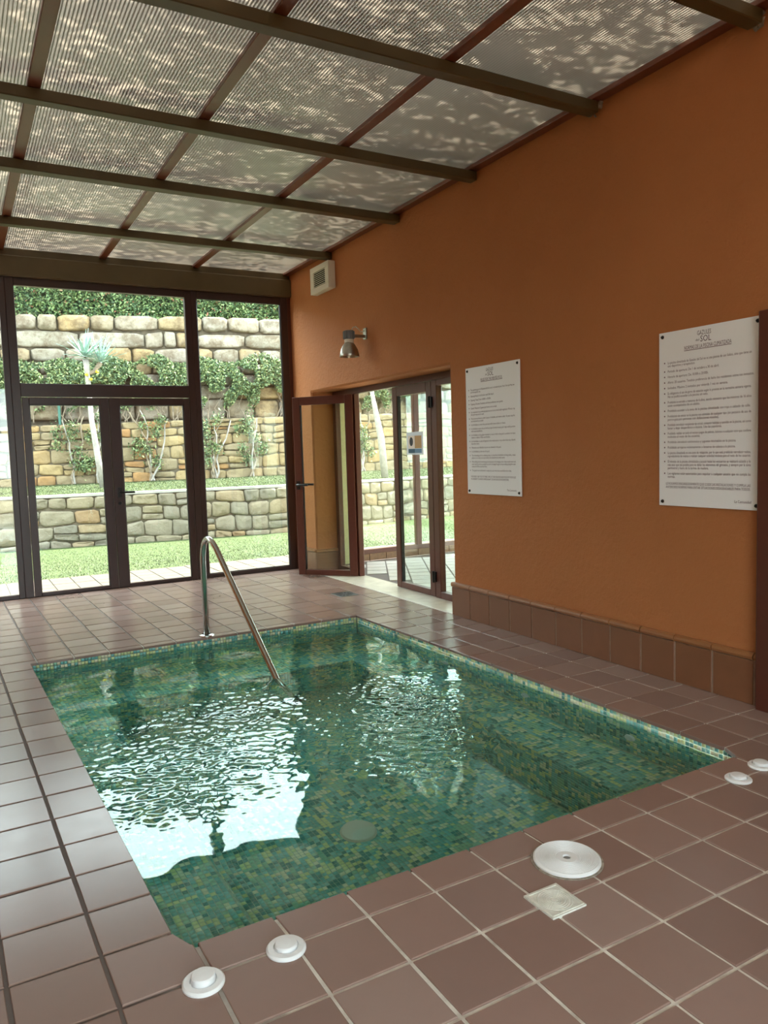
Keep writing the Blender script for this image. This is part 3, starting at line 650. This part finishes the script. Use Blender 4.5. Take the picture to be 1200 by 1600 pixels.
TXT_EN = [(0, .182, 'The swimming pool of Gazules del Sol is not a recreational pool, but it has sporting use', 1), (9, .2, 'and therapeutic use.', 0),
 (0, .231, 'Opening Period: 1st October until 30th April.', 0), (0, .262, 'Opening Times: From 10:00h to 20:00h.', 0), (0, .294, 'Capacity: 20 users. Residents will have preference over guests.', 0), (0, .326, 'Guests: Maximum 2 guests per home once a week.', 0),
 (0, .357, 'It is compulsory to use swimming caps as set out in the current health regulations. Without a cap', 1), (9, .376, 'the pool may not be used.', 0),
 (0, .408, 'The entrance of minors under 6 years is forbidden, and minors under 16 years must be', 1), (9, .427, 'accompanied by an adult.', 0), (0, .457, 'It is forbidden to enter the pool area with street clothes or shoes.', 0),
 (0, .488, 'It is forbidden to enter the pool with any type of animals (except guide dogs used by persons', 1), (9, .507, 'with visual disabilities).', 0),
 (0, .538, 'It is forbidden to bring glass containers, to eat or drink in the pool, to smoke or to leave', 1), (9, .557, 'waste or rubbish. Please use the bins.', 0),
 (0, .587, 'It is forbidden to play ball games in the whole area or any other that may disturb', 1), (9, .606, 'the other users.', 0), (0, .637, 'Mattresses and inflatable toys are not allowed in the pool.', 0), (0, .668, 'It is forbidden to dive into the pool.', 0),
 (0, .699, 'The swimming pool is a relaxing area, it is therefore forbidden to bring radios, music', 1), (9, .718, 'players or to carry out any activity that disturbs the other users.', 0),
 (0, .749, 'When walking from the swimming pool and jacuzzi to the changing rooms, shoes must be worn and', 1), (9, .768, 'users must be as dry as possible so as not to damage the gym, always walking along the outer', 1), (9, .787, 'area and off the wooden floor.', 0),
 (0, .818, 'The guards are authorised to expel any user who does not follow the rules.', 0),
 (8, .867, 'WE KINDLY ASK YOU TO TAKE CARE OF THE FACILITIES AND FOLLOW THE RULES', 1), (8, .887, 'IN ORDER TO AVOID UNPLEASANT SITUATIONS FOR EVERYONE.', 0)]
jobs = []
def queue_text(body, size, x, y, width, align, parent, name, mat, place, narrow=.82):
    cu = bpy.data.curves.new('t', 'FONT'); cu.body = body; cu.size = size; cu.resolution_u = 2; cu.align_x = align
    o = bpy.data.objects.new('t', cu); COL.objects.link(o); jobs.append((o, x, y, width, parent, name, mat, place, narrow))
def sign(name, ya, yb, z0, z1, label, title, lines, foot):
    S = empty(name, (XW, (ya+yb)/2, z0), label, 'sign', 'white rule boards on the orange wall')
    w_, h_ = ya-yb, z1-z0; xf = XW-.055
    m = MB(); m.box(xf, XW-.02, yb, ya, z0, z1); bd = m.build('board', 'sign_board', S, bevel=.001)
    for dy in (.1, w_-.1):
        for dz in (.1, h_-.1):
            m = MB(); m.lathe([(0, -.035), (.03, -.03), (.045, 0)], (xf, ya-dy, z0+dz), axis='x', n=14); m.build('screw_cap', 'black', bd)
            m = MB(); m.lathe([(.025, 0), (.025, .05)], (xf, ya-dy, z0+dz), axis='x', n=8); m.build('standoff', 'aluminium', bd)
    place = (xf-.003, ya, z1)
    def q(body, size, fx, fy, width, align, nm, mat, narrow=.82): queue_text(body, size, fx*w_, fy*h_, width and width*w_, align, S, nm, mat, place, narrow)
    q('GAZULES', .145, .47, .046, .135, 'CENTER', 'emblem_lettering', 'ink_dark'); q('del', .08, .405, .077, .035, 'CENTER', 'emblem_lettering', 'ink_dark'); q('SOL', .19, .485, .083, .105, 'CENTER', 'emblem_lettering', 'ink_dark')
    q(title, .125, .5, .116, .46 if len(title) > 28 else .4, 'CENTER', 'title', 'ink_purple')
    m = MB(); tw = (.46 if len(title) > 28 else .4)*w_; yc = ya-.5*w_; m.box(xf-.0035, xf-.0025, yc-tw/2, yc+tw/2, z1-.122*h_, z1-.119*h_); m.build('title_underline', 'ink_purple', S)
    for (k, fy, body, full) in lines:
        x0 = .095 if k != 8 else .075; wid = (.91-x0) if full else None
        q(body, .083, x0, fy, wid, 'LEFT', 'lettering', 'ink_purple', .80)
        if k == 0:
            m = MB(); m.lathe([(0, -.001), (.018, 0)], (xf-.003, ya-.062*w_, z1-fy*h_+.027), axis='x', n=8); m.build('bullet', 'ink_purple', S)
    q(foot, .085, .92, .965, None, 'RIGHT', 'signature', 'ink_purple')
sign('notice_board', 12.61, 9.86, 4.29, 8.41, 'white rule board with English text beside the open doorway', 'RULES FOR THE HEATED POOL', TXT_EN, 'The Community')
sign('notice_board', 4.69, 2.02, 4.28, 8.39, 'larger looking white rule board with Spanish text at the near end of the wall', 'NORMAS DE LA PISCINA CLIMATIZADA', TXT_ES, 'La Comunidad')
dg = bpy.context.evaluated_depsgraph_get(); acc = {}
for (o, x, y, width, parent, name, mat, place, narrow) in jobs:
    me = bpy.data.meshes.new_from_object(o.evaluated_get(dg)); V = np.zeros(len(me.vertices)*3); me.vertices.foreach_get('co', V); V = V.reshape(-1, 3)
    fs = [tuple(p.vertices) for p in me.polygons]; wd = V[:, 0].max()-V[:, 0].min() if len(V) else 1
    sx = width/wd if width else narrow
    mb = acc.setdefault((parent.name, name), (MB(), parent, mat))[0]
    mb.add([(place[0], place[1]-(x+p[0]*sx), place[2]-y+p[1]) for p in V], fs)
    cu = o.data; bpy.data.objects.remove(o); bpy.data.curves.remove(cu); bpy.data.meshes.remove(me)
for (pn, nm), (mb, parent, mat) in acc.items(): mb.build(nm, mat, parent)

# small notice stuck to the closed glass leaf
NT = empty('door_notice', (DX-.05, 17.88, 5.6), 'small printed notice taped to the glass of the closed door leaf', 'notice')
nx_ = DX-.05
m = MB(); m.box(nx_, nx_+.012, 17.25, 18.49, 5.6, 6.51); pp_ = m.build('paper', 'paper', NT)
for (a_, b_, c_, d_, mt, nm) in ((17.36, 17.87, 5.86, 6.36, 'print_tan', 'tan_print'), (17.89, 18.36, 5.86, 6.36, 'print_pale', 'pale_print'), (17.36, 17.87, 5.67, 5.84, 'print_blue', 'blue_print'), (17.87, 18.36, 5.67, 5.84, 'print_teal', 'teal_print')):
    m = MB(); m.box(nx_-.003, nx_-.001, a_, b_, c_, d_); m.build(nm, mt, pp_)
m = MB(); v = [(nx_-.004, 18.13+.14*math.cos(t), 6.13+.18*math.sin(t)) for t in np.linspace(0, 6.28, 20)[:-1]]; m.add(v, [tuple(range(19))]); m.build('dark_oval_print', 'print_dark', pp_)

# floor fittings
FDR = empty('floor_drain', (9.4, 19.5, 0), 'square metal floor drain near the marble threshold', 'drain')
m = MB(); m.box(8.98, 9.8, 18.98, 19.95, -.03, .012); pl_ = m.build('plate', 'drain_metal', FDR, bevel=.002)
for k in range(12):
    a_ = k*math.pi/6; d = Vector((math.cos(a_), math.sin(a_), 0)); m = MB(); m.obox(Vector((9.39, 19.46, .013))+d*.26, d, Vector((-d.y, d.x, 0)), Vector((0, 0, 1)), .1, .025, .002); m.build('slot', 'dark_void', pl_)
LID = empty('skimmer_lid', (2.96, -.37, 0), 'large round white ribbed lid set in the tiles by the pool', 'lid')
cx, cy, R_ = 2.96, -.37, .455
prof = [(R_+.012, -.02), (R_+.012, .035), (R_-.01, .055)]; rr0 = R_-.02
while rr0 > .18: prof += [(rr0, .056), (rr0-.004, .049), (rr0-.016, .049), (rr0-.02, .056)]; rr0 -= .0225
prof += [(.165, .056), (.16, .047), (.15, .047), (.145, .056), (.06, .056), (.055, .03), (0, .03)]
m = MB(); m.lathe(prof, (cx, cy, 0), n=64); cv_ = m.build('cover', 'white_plastic', LID)
m = MB(); m.lathe([(R_+.045, .0), (R_+.045, .012), (R_+.01, .012)], (cx, cy, 0), n=64); m.build('rim_gap', 'mortar_grey', LID)
m = MB(); m.lathe([(.052, .034), (0, .034)], (cx, cy, 0), n=20); m.build('finger_hole', 'grey_plastic', cv_)
SQ = empty('junction_box_lid', (2.15, -1.0, 0), 'small square translucent lid with round ribbed centre in the tiles', 'lid')
m = MB(); m.box(1.88, 2.43, -1.29, -.73, -.02, .022); m.box(1.90, 2.41, -1.27, -1.245, .022, .032); m.box(1.90, 2.41, -.775, -.75, .022, .032); m.box(1.90, 1.925, -1.245, -.775, .022, .032); m.box(2.385, 2.41, -1.245, -.775, .022, .032); m.build('frame', 'translucent_white', SQ)
prof = [(.225, .022), (.222, .03)]; q = .21
while q > .03: prof += [(q, .03), (q-.005, .024), (q-.013, .024), (q-.018, .03)]; q -= .03
m = MB(); m.lathe(prof+[(0, .03)], (2.155, -1.01, 0), n=48); m.build('disc', 'translucent_white', SQ)
for k, (bx_, by_, lab, lift) in enumerate(((-2.13, -.10, 'round white push button at the near left corner of the pool, raised centre', .075), (-1.13, -.05, 'round white push button second from the left pool corner, over a tile joint', .05), (7.2, -.02, 'round white push button just outside the near right pool corner', .05), (8.0, .1, 'round white push button cut off by the right edge of the photo', .055))):
    B = empty('air_button', (bx_, by_, 0), lab, 'button', 'air push buttons at the near pool edge')
    rb = .235 if k < 2 else .22
    m = MB(); m.lathe([(rb, 0), (rb, .02), (rb-.02, .04), (.15, .045), (.145, .02), (0, .02)], (bx_, by_, 0), n=44); m.build('flange', 'white_plastic', B, smooth=False)
    m = MB(); m.lathe([(.132, .02), (.132, lift+.02), (.12, lift+.035), (.06, lift+.045), (0, lift+.048)], (bx_, by_, 0), n=36); m.build('plunger', 'white_plastic', B, smooth=False)

# ================================================================== THE GARDEN
GZ = -.42
m = MB()
for q in ((-260, -8.7, -260, 260), (AX1+.2, 260, -260, 260), (-8.7, AX1+.2, -260, -14.6), (-8.7, AX1+.2, D+.3, 260)): m.box(*q, GZ-.5, GZ-.12)
tag(m.build('ground', 'soil', kind='structure'), 'bare earth under the garden and buildings', 'ground')
PV = MB(); PV.box(-34, 40, D+.32, 35.1, GZ-.1, GZ-.03); PAV = PV.build('paving', 'paver_joint', kind='structure'); tag(PAV, 'strip of pale terracotta paving between the windows and the lawn', 'paving')
pme = {}
cnt = 0; prest = MB()
for j in range(7):
    for i in range(-32, 39):
        x0, y0 = i*1.02-.2, D+.5+j*1.06
        m = MB() if (-4 <= i <= 32 and cnt < 300) else prest
        m.prism([(x0+.02, y0+.02), (x0+1.0, y0+.02), (x0+1.0, y0+1.04), (x0+.02, y0+1.04)], GZ-.08, GZ+random.uniform(-.006, .006), .012)
        if m is not prest: m.build('paver', 'paver', PAV); cnt += 1
prest.build('paver_field', 'paver', PAV, kind='stuff')
W1P = [(-80, 60), (-20, 53), (1, 50), (10, 48.7), (18, 47.5), (26, 48.2), (36, 49.8), (60, 54), (110, 62)]
def w1y(x): return float(np.interp(x, [p[0] for p in W1P], [p[1] for p in W1P]))
def w2y(x): return w1y(x)*.55 + 27.2 + 8.0
def w3y(x): return w2y(x) + 1.3
def w1top(x): return 3.30
def uplawn(x): return 3.72
def w2top(x): return 8.75 + .028*min(max(x, -10), 40)
def strip(name, fa, fb, za, zb, mat, x0=-80, x1=110, n=60, label=None, cat=None):
    m = MB(); xs = np.linspace(x0, x1, n); v = []; 
    for x in xs: v += [(x, fa(x), za(x)), (x, fb(x), zb(x))]
    m.add(v, [(2*i, 2*i+2, 2*i+3, 2*i+1) for i in range(n-1)]); o = m.build(name, mat, kind='structure'); return tag(o, label, cat)
strip('lawn', lambda x: 35.1, lambda x: w1y(x)+.2, lambda x: GZ, lambda x: GZ+.05, 'lawn', label='lower lawn between paving and the first stone wall', cat='lawn')
strip('lawn', lambda x: w1y(x)+.9, lambda x: w2y(x)+.3, lambda x: 3.28, uplawn, 'lawn', label='raised lawn strip above the low stone wall', cat='lawn')
strip('hillside', lambda x: w3y(x)+1.2, lambda x: w3y(x)+60, lambda x: 18.3, lambda x: 22, 'soil', label='earth slope above the boulder wall', cat='slope')
# masonry
def stone_piece(poly, wy, base, h, mat, name, parent, joined=None, r=None):
    # poly: four corners (x,z) counter-clockwise; builds a rounded block standing out of the wall face
    cx = sum(p[0] for p in poly)/4; cz = sum(p[1] for p in poly)/4
    pts = []
    for k in range(4):
        p, a_, b_ = poly[k], poly[k-1], poly[(k+1) % 4]
        t = random.uniform(.08, .2)
        pts.append((p[0]+(a_[0]-p[0])*t, p[1]+(a_[1]-p[1])*t)); t = random.uniform(.08, .2); pts.append((p[0]+(b_[0]-p[0])*t, p[1]+(b_[1]-p[1])*t))
    W_ = max(.2, min(abs(poly[1][0]-poly[0][0]), abs(poly[3][1]-poly[0][1])))
    def R(d, out, jit=0):
        o = []
        for (x, z) in pts:
            L = math.hypot(cx-x, cz-z) or 1; k = min(.6, d*W_/L); X = x+(cx-x)*k; Z = z+(cz-z)*k; o.append((X, wy(X)-base-out-random.uniform(-jit, jit), Z))
        return o
    rings = [R(.0, -.3), R(.0, h*.45, .02), R(.09, h*.9, .05), R(.32, h*1.05, .09)]
    v = [q for g in rings for q in g] + [(cx, wy(cx)-base-h*(1.05+random.uniform(-.2, .25)), cz)]
    f = []
    for k in range(3):
        for i in range(8): j = (i+1) % 8; f.append((k*8+i, k*8+j, (k+1)*8+j, (k+1)*8+i))
    f += [(24+i, 24+(i+1) % 8, 32) for i in range(8)]
    m = joined or MB(); m.add(v, f, r)
    if not joined: return m.build(name, mat, parent, smooth=True)
def masonry(parent, x0, x1, zb, zt, rows, wmin, wmax, wy, h, mat, gap=.035, wob=.1, name='stone', limit=300, explicit=None, vis_x=(-6, 44), split=.22):
    nr = len(rows)-1; ph = [(random.uniform(0, 6), random.uniform(0, 6)) for _ in range(nr+1)]
    def edge(k, x):
        b, t = zb(x), zt(x); z = b+(t-b)*rows[k]
        if 0 < k < nr: z += wob*(math.sin(x*1.1+ph[k][0])+.7*math.sin(x*2.7+ph[k][1]))
        return z
    made = 0; rest_ = MB()
    for k in range(nr):
        if explicit and k in explicit: js = explicit[k]
        else:
            js = [x0+random.uniform(-1, 0)*wmin]
            while js[-1] < x1: js.append(js[-1]+random.uniform(wmin, wmax)*(1.35 if random.random() < .15 else 1))
        for a_, b_ in zip(js[:-1], js[1:]):
            ja, jb = random.uniform(-.06, .06), random.uniform(-.06, .06)
            cells = [[(a_+gap+ja, edge(k, a_)+gap), (b_-gap+jb, edge(k, b_)+gap), (b_-gap-jb, edge(k+1, b_)-gap), (a_+gap-ja, edge(k+1, a_)-gap)]]
            hh = edge(k+1, a_)-edge(k, a_)
            if random.random() < split and hh > .7 and not explicit:
                c0 = cells[0]; t = random.uniform(.4, .6); L = (c0[0][0]+(c0[3][0]-c0[0][0])*t, c0[0][1]+(c0[3][1]-c0[0][1])*t); R = (c0[1][0]+(c0[2][0]-c0[1][0])*t, c0[1][1]+(c0[2][1]-c0[1][1])*(t+random.uniform(-.1, .1)))
                cells = [[c0[0], c0[1], (R[0], R[1]-gap), (L[0], L[1]-gap)], [(L[0], L[1]+gap), (R[0], R[1]+gap), c0[2], c0[3]]]
            for c in cells:
                ind = vis_x[0] < a_ < vis_x[1] and made < limit; made += ind
                stone_piece(c, wy, 0, h*random.uniform(.7, 1.2), mat, name, parent, None if ind else rest_, random.random())
    if rest_.v: rest_.build('stone_field', mat, parent, kind='stuff')
def core(parent, wy, zb, zt, depth, mat, x0=-80, x1=110, n=40):
    m = MB(); xs = np.linspace(x0, x1, n)
    for a_, b_ in zip(xs[:-1], xs[1:]):
        v = [(a_, wy(a_), zb(a_)), (b_, wy(b_), zb(b_)), (b_, wy(b_)+depth, zb(b_)), (a_, wy(a_)+depth, zb(a_)), (a_, wy(a_), zt(a_)), (b_, wy(b_), zt(b_)), (b_, wy(b_)+depth, zt(b_)), (a_, wy(a_)+depth, zt(a_))]
        m.add(v, [(4, 5, 6, 7), (0, 1, 5, 4), (2, 3, 7, 6)])
    return m.build('mortar_core', mat, parent)
RW1 = empty('retaining_wall', (10, 49, GZ), 'low retaining wall of irregular squared stones with pale cap between the lawns', 'stone wall', 'terrace walls')
core(RW1, w1y, lambda x: GZ-.3, lambda x: 3.2, .9, 'wall_mortar')
masonry(RW1, -32, 44, lambda x: GZ-.1, lambda x: 3.2, [0, .15, .45, .76, 1], .95, 1.9, w1y, .16, 'stone', split=.14)
m = MB(); xs = np.linspace(-80, 110, 50)
for a_, b_ in zip(xs[:-1], xs[1:]):
    m.prism([(a_, w1y(a_)-.16), (b_, w1y(b_)-.16), (b_, w1y(b_)+.95), (a_, w1y(a_)+.95)], 3.2, 3.36)
m.build('cap', 'wall_cap', RW1)
RW2 = empty('retaining_wall', (10, 62, 3.7), 'taller sandy stone retaining wall behind the raised lawn with climbing stems', 'stone wall', 'terrace walls')
core(RW2, w2y, lambda x: 3.2, w2top, 1.5, 'wall_mortar')
masonry(RW2, -32, 50, lambda x: 3.6, w2top, [0, .17, .37, .58, .75, .88, 1], 1.15, 2.0, w2y, .16, 'stone_tan', vis_x=(-4, 46))
RW3 = empty('retaining_wall', (10, 63, 9), 'upper wall of massive pale boulders below the hedge', 'stone wall', 'terrace walls')
b3t = lambda x: 18.35+.03*min(max(x, -10), 40)
core(RW3, lambda x: w3y(x)+.5, lambda x: 8.6, lambda x: b3t(x)-.5, 1.2, 'wall_mortar')
def pxw(px, py): # boulder joints read off the picture, put on the boulder wall's own plane
    d = (r2*((px-600)/F_PX) - u2*((py-800)/F_PX) + fw); x = 0.
    for _ in range(8): t = (w3y(x)-CAM.y)/d.y; x = CAM.x + d.x*t
    return x
def rowj(py, lst, a0, a1):
    js = [pxw(p, py) for p in lst]; L = [js[0]]
    while L[0] > a0: L.insert(0, L[0]-random.uniform(1.8, 3.2))
    L += js[1:]
    while L[-1] < a1: L.append(L[-1]+random.uniform(1.8, 3.2))
    return L
EX = {6: rowj(505, [22, 58, 90, 142, 179, 248, 317, 357, 406, 452], -32, 50), 5: rowj(530, [-20, 22, 124, 227, 257, 276, 308, 384, 446], -32, 50), 4: rowj(555, [0, 48, 103, 134, 163, 207, 243, 297, 334, 375, 410, 440], -32, 50)}
masonry(RW3, -32, 50, lambda x: 9.2, b3t, [0, .2, .33, .44, .545, .69, .845, 1], 2.0, 3.4, lambda x: w3y(x)+.5, .55, 'boulder', gap=.07, wob=.09, name='boulder', explicit=EX)

# foliage as clouds of real leaf blades
def leaves(n, centers, size, up_bias=.4):
    C = np.asarray(centers); n = len(C); a_ = RNG.normal(size=(n, 3)); a_ /= np.linalg.norm(a_, axis=1)[:, None]
    b_ = RNG.normal(size=(n, 3)); b_ -= (a_*b_).sum(1)[:, None]*a_; b_ /= np.linalg.norm(b_, axis=1)[:, None]
    s = size*RNG.uniform(.6, 1.4, n)[:, None]
    V = np.stack([C-a_*s, C-b_*s*.45, C+a_*s, C+b_*s*.45], 1).reshape(-1, 3); Fq = np.arange(4*n).reshape(n, 4)
    return V, Fq, RNG.random(n)
def smooth_noise(x, z, seed):
    r = np.random.default_rng(seed); o = 0
    for k in range(7): o = o + np.sin(x*r.uniform(.25, 1.8)+r.uniform(0, 6))*np.sin(z*r.uniform(.3, 1.5)+r.uniform(0, 6))/2.2
    return o
vw3 = np.vectorize(w3y)
# hedge on top
HG = empty('hedge', (15, 64, 18), 'dense clipped green hedge along the top of the boulder wall', 'hedge')
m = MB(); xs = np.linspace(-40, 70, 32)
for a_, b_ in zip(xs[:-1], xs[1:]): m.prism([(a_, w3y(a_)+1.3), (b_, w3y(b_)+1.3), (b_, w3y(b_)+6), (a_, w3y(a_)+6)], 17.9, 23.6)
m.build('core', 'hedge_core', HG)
n = 72000; x = RNG.uniform(-34, 48, n); t = RNG.random(n); z = 18.2 + t*5.8; dep = np.abs(RNG.normal(0, .28, n))
y = vw3(x)+.75+.25*smooth_noise(x, z, 1)+dep; top = RNG.random(n) < .12; z[top] = 23.6+RNG.uniform(-.1, .6, top.sum()); y[top] = vw3(x[top])+RNG.uniform(.8, 6, top.sum())
V, Fq, r = leaves(n, np.stack([x, y, z], -1), .17); npmesh('foliage', V, Fq, 'leaf_hedge', r, HG, origin=(15, 64, 18), kind='stuff')
# trailing shrubs over the boulders
SPL = [(-34, -9, 'leafy shrub on the boulder wall beyond the left windows'), (-9, 3, 'leafy shrub trailing over boulders at the left door leaf'), (3, 11.5, 'leafy shrub behind the agave tree along the boulder wall'), (11.5, 22, 'loose leafy shrub with bare twigs seen through the tall side window'), (22, 44, 'leafy shrub on the boulder wall seen through the annex')]
for k, (xa, xb, lab) in enumerate(SPL):
    S = empty('trailing_shrub', ((xa+xb)/2, w2y(xa)+.3, 9), lab, 'shrub', 'shrubs trailing along the boulder wall')
    n = int(1500*(xb-xa)); x = RNG.uniform(xa+.1, xb-.1, n)
    tz = RNG.beta(2.2, 1.6, n); topz = 14.5+.55*smooth_noise(x, x*.3, 5)+.03*x; z = 9.8 + tz*(topz-9.8)
    keep = (smooth_noise(x*1.6, z*1.9, 11) > np.interp(tz, [0, .3, .55, 1], [.45, .15, -.5, -1.2])); x, z, tz = x[keep], z[keep], tz[keep]
    y = vw3(x)-.35-1.0*np.sin(np.pi*tz*.9)*RNG.uniform(.3, 1, len(x))
    V, Fq, r = leaves(len(x), np.stack([x, y, z], -1), .15); npmesh('foliage', V, Fq, 'leaf_shrub', r, S, origin=((xa+xb)/2, w3y(xa), 9), kind='stuff')
    for q in range(int((xb-xa)*1.6)):
        bx = random.uniform(xa+.8, xb-.8); p = [Vector((bx, w3y(bx)-.3, 9.1))]
        for _ in range(6): p.append(p[-1]+Vector((random.uniform(-.5, .5), random.uniform(-.15, .05), random.uniform(.35, .8))))
        m = MB(); m.tube(p, [.06-.008*i for i in range(7)], 5); m.build('twig', 'bark', S)
# climbers on the second wall
def climber(x0, label, stems, seed):
    rr = random.Random(seed); C = empty('climbing_vine', (x0, w2y(x0)-.3, 3.7), label, 'vine', 'climbing vines on the second wall')
    for k in range(stems):
        x = x0+rr.uniform(-.25, .25); z = 3.75; p = [Vector((x, w2y(x)-.45, z))]; dr = rr.uniform(-.35, .35)
        while z < rr.uniform(8.5, 10):
            z += rr.uniform(.5, .8); x += dr*.5+rr.uniform(-.3, .3); p.append(Vector((x, w2y(x)-.42-rr.uniform(0, .2), z)))
        n = len(p); m = MB(); m.tube(p, [.10-.06*i/n for i in range(n)], 6); m.build('stem', 'pale_trunk' if k % 2 == 0 else 'bark', C)
    cs = []
    for _ in range(9):
        cx_, cz_ = x0+rr.uniform(-1.3, 1.3), rr.uniform(5.2, 9.4)
        for _ in range(80): cs.append((cx_+rr.gauss(0, .28), w2y(cx_)-.5-rr.uniform(0, .3), cz_+rr.gauss(0, .32)))
    V, Fq, r = leaves(len(cs), cs, .14); npmesh('foliage', V, Fq, 'leaf_shrub', r, C, origin=(x0, w2y(x0), 3.7), kind='stuff')
for k, (xx, lab, st) in enumerate(((4.6, 'pale stemmed vine behind the left door leaf', 2), (6.9, 'leafy vine clump beside the pale agave trunk', 1), (11.2, 'vine with two pale stems and leaf column behind the right door leaf', 3), (16.8, 'thick gnarled vine base seen in the tall side window', 4), (20.5, 'thin wispy vine at the right of the tall side window', 2), (27.5, 'bare white stemmed vine seen through the open doorway', 3), (33, 'vine seen beyond the closed glass door leaf', 3))): climber(xx, lab, st, 20+k)
# agave tree
AT = empty('agave_tree', (6.3, 56.5, 3.5), 'slender tree with pale leaning trunk and spiky blue green crown', 'tree')
ty = 56.5
tp = [(6.25, ty, 3.45), (5.95, ty, 6.0), (5.65, ty, 9.0), (5.55, ty, 12.7), (5.5, ty, 13.8)]
m = MB(); m.tube(tp, [.27, .24, .2, .2, .26], 12); m.build('trunk', 'pale_trunk', AT, smooth=True)
for hd, nl in (((5.45, ty, 13.9), 60), ((6.6, ty+.1, 13.5), 40)):
    if hd[0] > 6: m = MB(); m.tube([(5.55, ty, 12.6), (6.1, ty+.05, 12.8), hd], [.17, .16, .2], 8); m.build('branch', 'bark', AT)
    for k in range(nl):
        th = random.uniform(0, 6.283); el = random.uniform(.05, 1.45); L = random.uniform(1.4, 2.3); d = Vector((math.cos(th)*math.cos(el), math.sin(th)*math.cos(el), math.sin(el))); sd_ = d.cross(Vector((0, 0, 1))).normalized(); nn = sd_.cross(d)
        b_ = Vector(hd)+d*.15; v = []
        for t, w_ in ((0, .07), (.3, .1), (.7, .06), (1, .004)):
            c_ = b_+d*L*t-Vector((0, 0, 1))*(.25*t*t*math.cos(el)); v += [c_-sd_*w_+nn*.02, c_-nn*.015, c_+sd_*w_+nn*.02]
        f = []
        for i in range(3): f += [(3*i, 3*i+1, 3*i+4, 3*i+3), (3*i+1, 3*i+2, 3*i+5, 3*i+4)]
        m = MB(); m.add(v, f); m.build('spiky_leaf', 'agave_leaf', AT)
for p in ((5.45, ty-.3, 12.5), (6.25, ty-.3, 12.75), (5.75, ty-.3, 12.15)):
    m = MB(); m.lathe([(0, -.12), (.12, -.06), (.15, .02), (.08, .1), (0, .12)], p, n=8); m.build('yellow_bloom', 'yellow_flower', AT)
T2 = empty('slim_trunk_tree', (29.5, 52, 3.4), 'white leaning trunk seen through the closed glass door leaf', 'tree')
m = MB(); m.tube([(29.9, 52, 3.3), (29.6, 52, 7), (28.9, 52, 10.5), (28.6, 52, 12.5)], [.35, .32, .2, .15], 10); m.build('trunk', 'pale_trunk', T2, smooth=True)
for k in range(26):
    th = random.uniform(0, 6.283); el = random.uniform(.1, 1.4); d = Vector((math.cos(th)*math.cos(el), math.sin(th)*math.cos(el), math.sin(el))); sd_ = d.cross(Vector((0, 0, 1))).normalized(); h0 = Vector((28.6, 52, 12.5))
    m = MB(); m.add([h0-sd_*.06, h0+sd_*.06, h0+d*1.5], [(0, 1, 2)]); m.build('spiky_leaf', 'agave_leaf', T2)
m = MB(); m.tube([(4.05, w3y(4)-.8, 8.4), (4.05, w3y(4)-.8, 11.2)], .12, 10); gp = m.build('fence_post', 'green_post'); tag(gp, 'short dark green post at the top of the left door pane', 'post')
# grass blades
def grass(xa, xb, fy, fz, n, lab):
    x = RNG.uniform(xa, xb, n); y0, y1 = fy(x); y = y0+(y1-y0)*RNG.random(n); z = fz(x, y); h = RNG.uniform(.05, .11, n); a_ = RNG.uniform(0, 6.28, n); l = RNG.normal(0, .06, (n, 2))
    B = np.stack([x, y, z], -1); o = np.stack([np.cos(a_)*.02, np.sin(a_)*.02, np.zeros(n)], -1); T = B+np.stack([l[:, 0], l[:, 1], h], -1)
    V = np.stack([B-o, B+o, T], 1).reshape(-1, 3); g = npmesh('grass', V, np.arange(3*n).reshape(n, 3), 'grass_blade', RNG.random(n), origin=(10, 45, GZ), kind='stuff'); tag(g, lab, 'grass')
vw1 = np.vectorize(w1y); vw2 = np.vectorize(w2y)
grass(-30, 46, lambda x: (np.full_like(x, 35.15), vw1(x)-.3), lambda x, y: np.full_like(x, GZ), 85000, 'short grass blades on the lower lawn')
grass(-30, 50, lambda x: (vw1(x)+1.0, vw2(x)-.3), lambda x, y: 3.28+.44*np.clip((y-vw1(x)-.9)/(vw2(x)-vw1(x)-1), 0, 1), 70000, 'short grass blades on the raised lawn')
# shade tree beside the house, over the roof
ST = empty('shade_tree', (21.5, 8.5, GZ), 'broad leafy tree outside shading the translucent roof', 'tree')
m = MB(); m.tube([(21.5, 8.5, GZ-.2), (21.3, 8.7, 8), (20.4, 9.2, 14.5), (17.5, 10.5, 20)], [1.2, .9, .7, .5], 12); m.build('trunk', 'bark', ST, smooth=True)
cc = np.array((10.0, 13.5, 24.5))
for k in range(12):
    th = k*.55; e = cc+np.array((math.cos(th)*8, math.sin(th)*10, random.uniform(-2, 3))); m = MB(); m.tube([(18.2, 10.2, 18.5+.1*k), tuple((np.array((18.2, 10.2, 18.5+.1*k))+e)/2+np.array((0, 0, 1.0))), tuple(e)], [.35, .22, .08], 6); m.build('branch', 'bark', ST)
n = 42000; u = RNG.normal(size=(n, 3)); u /= np.linalg.norm(u, axis=1)[:, None]; rad = RNG.random(n)**(1/3)
C_ = cc + u*rad[:, None]*np.array((14., 17., 5.)); C_ = C_[smooth_noise(C_[:, 0]*1.6, C_[:, 1]*1.6+C_[:, 2]*.5, 9) > -.8]
V, Fq, r = leaves(len(C_), C_, .22); npmesh('foliage', V, Fq, 'leaf_tree', r, ST, origin=tuple(cc), kind='stuff')
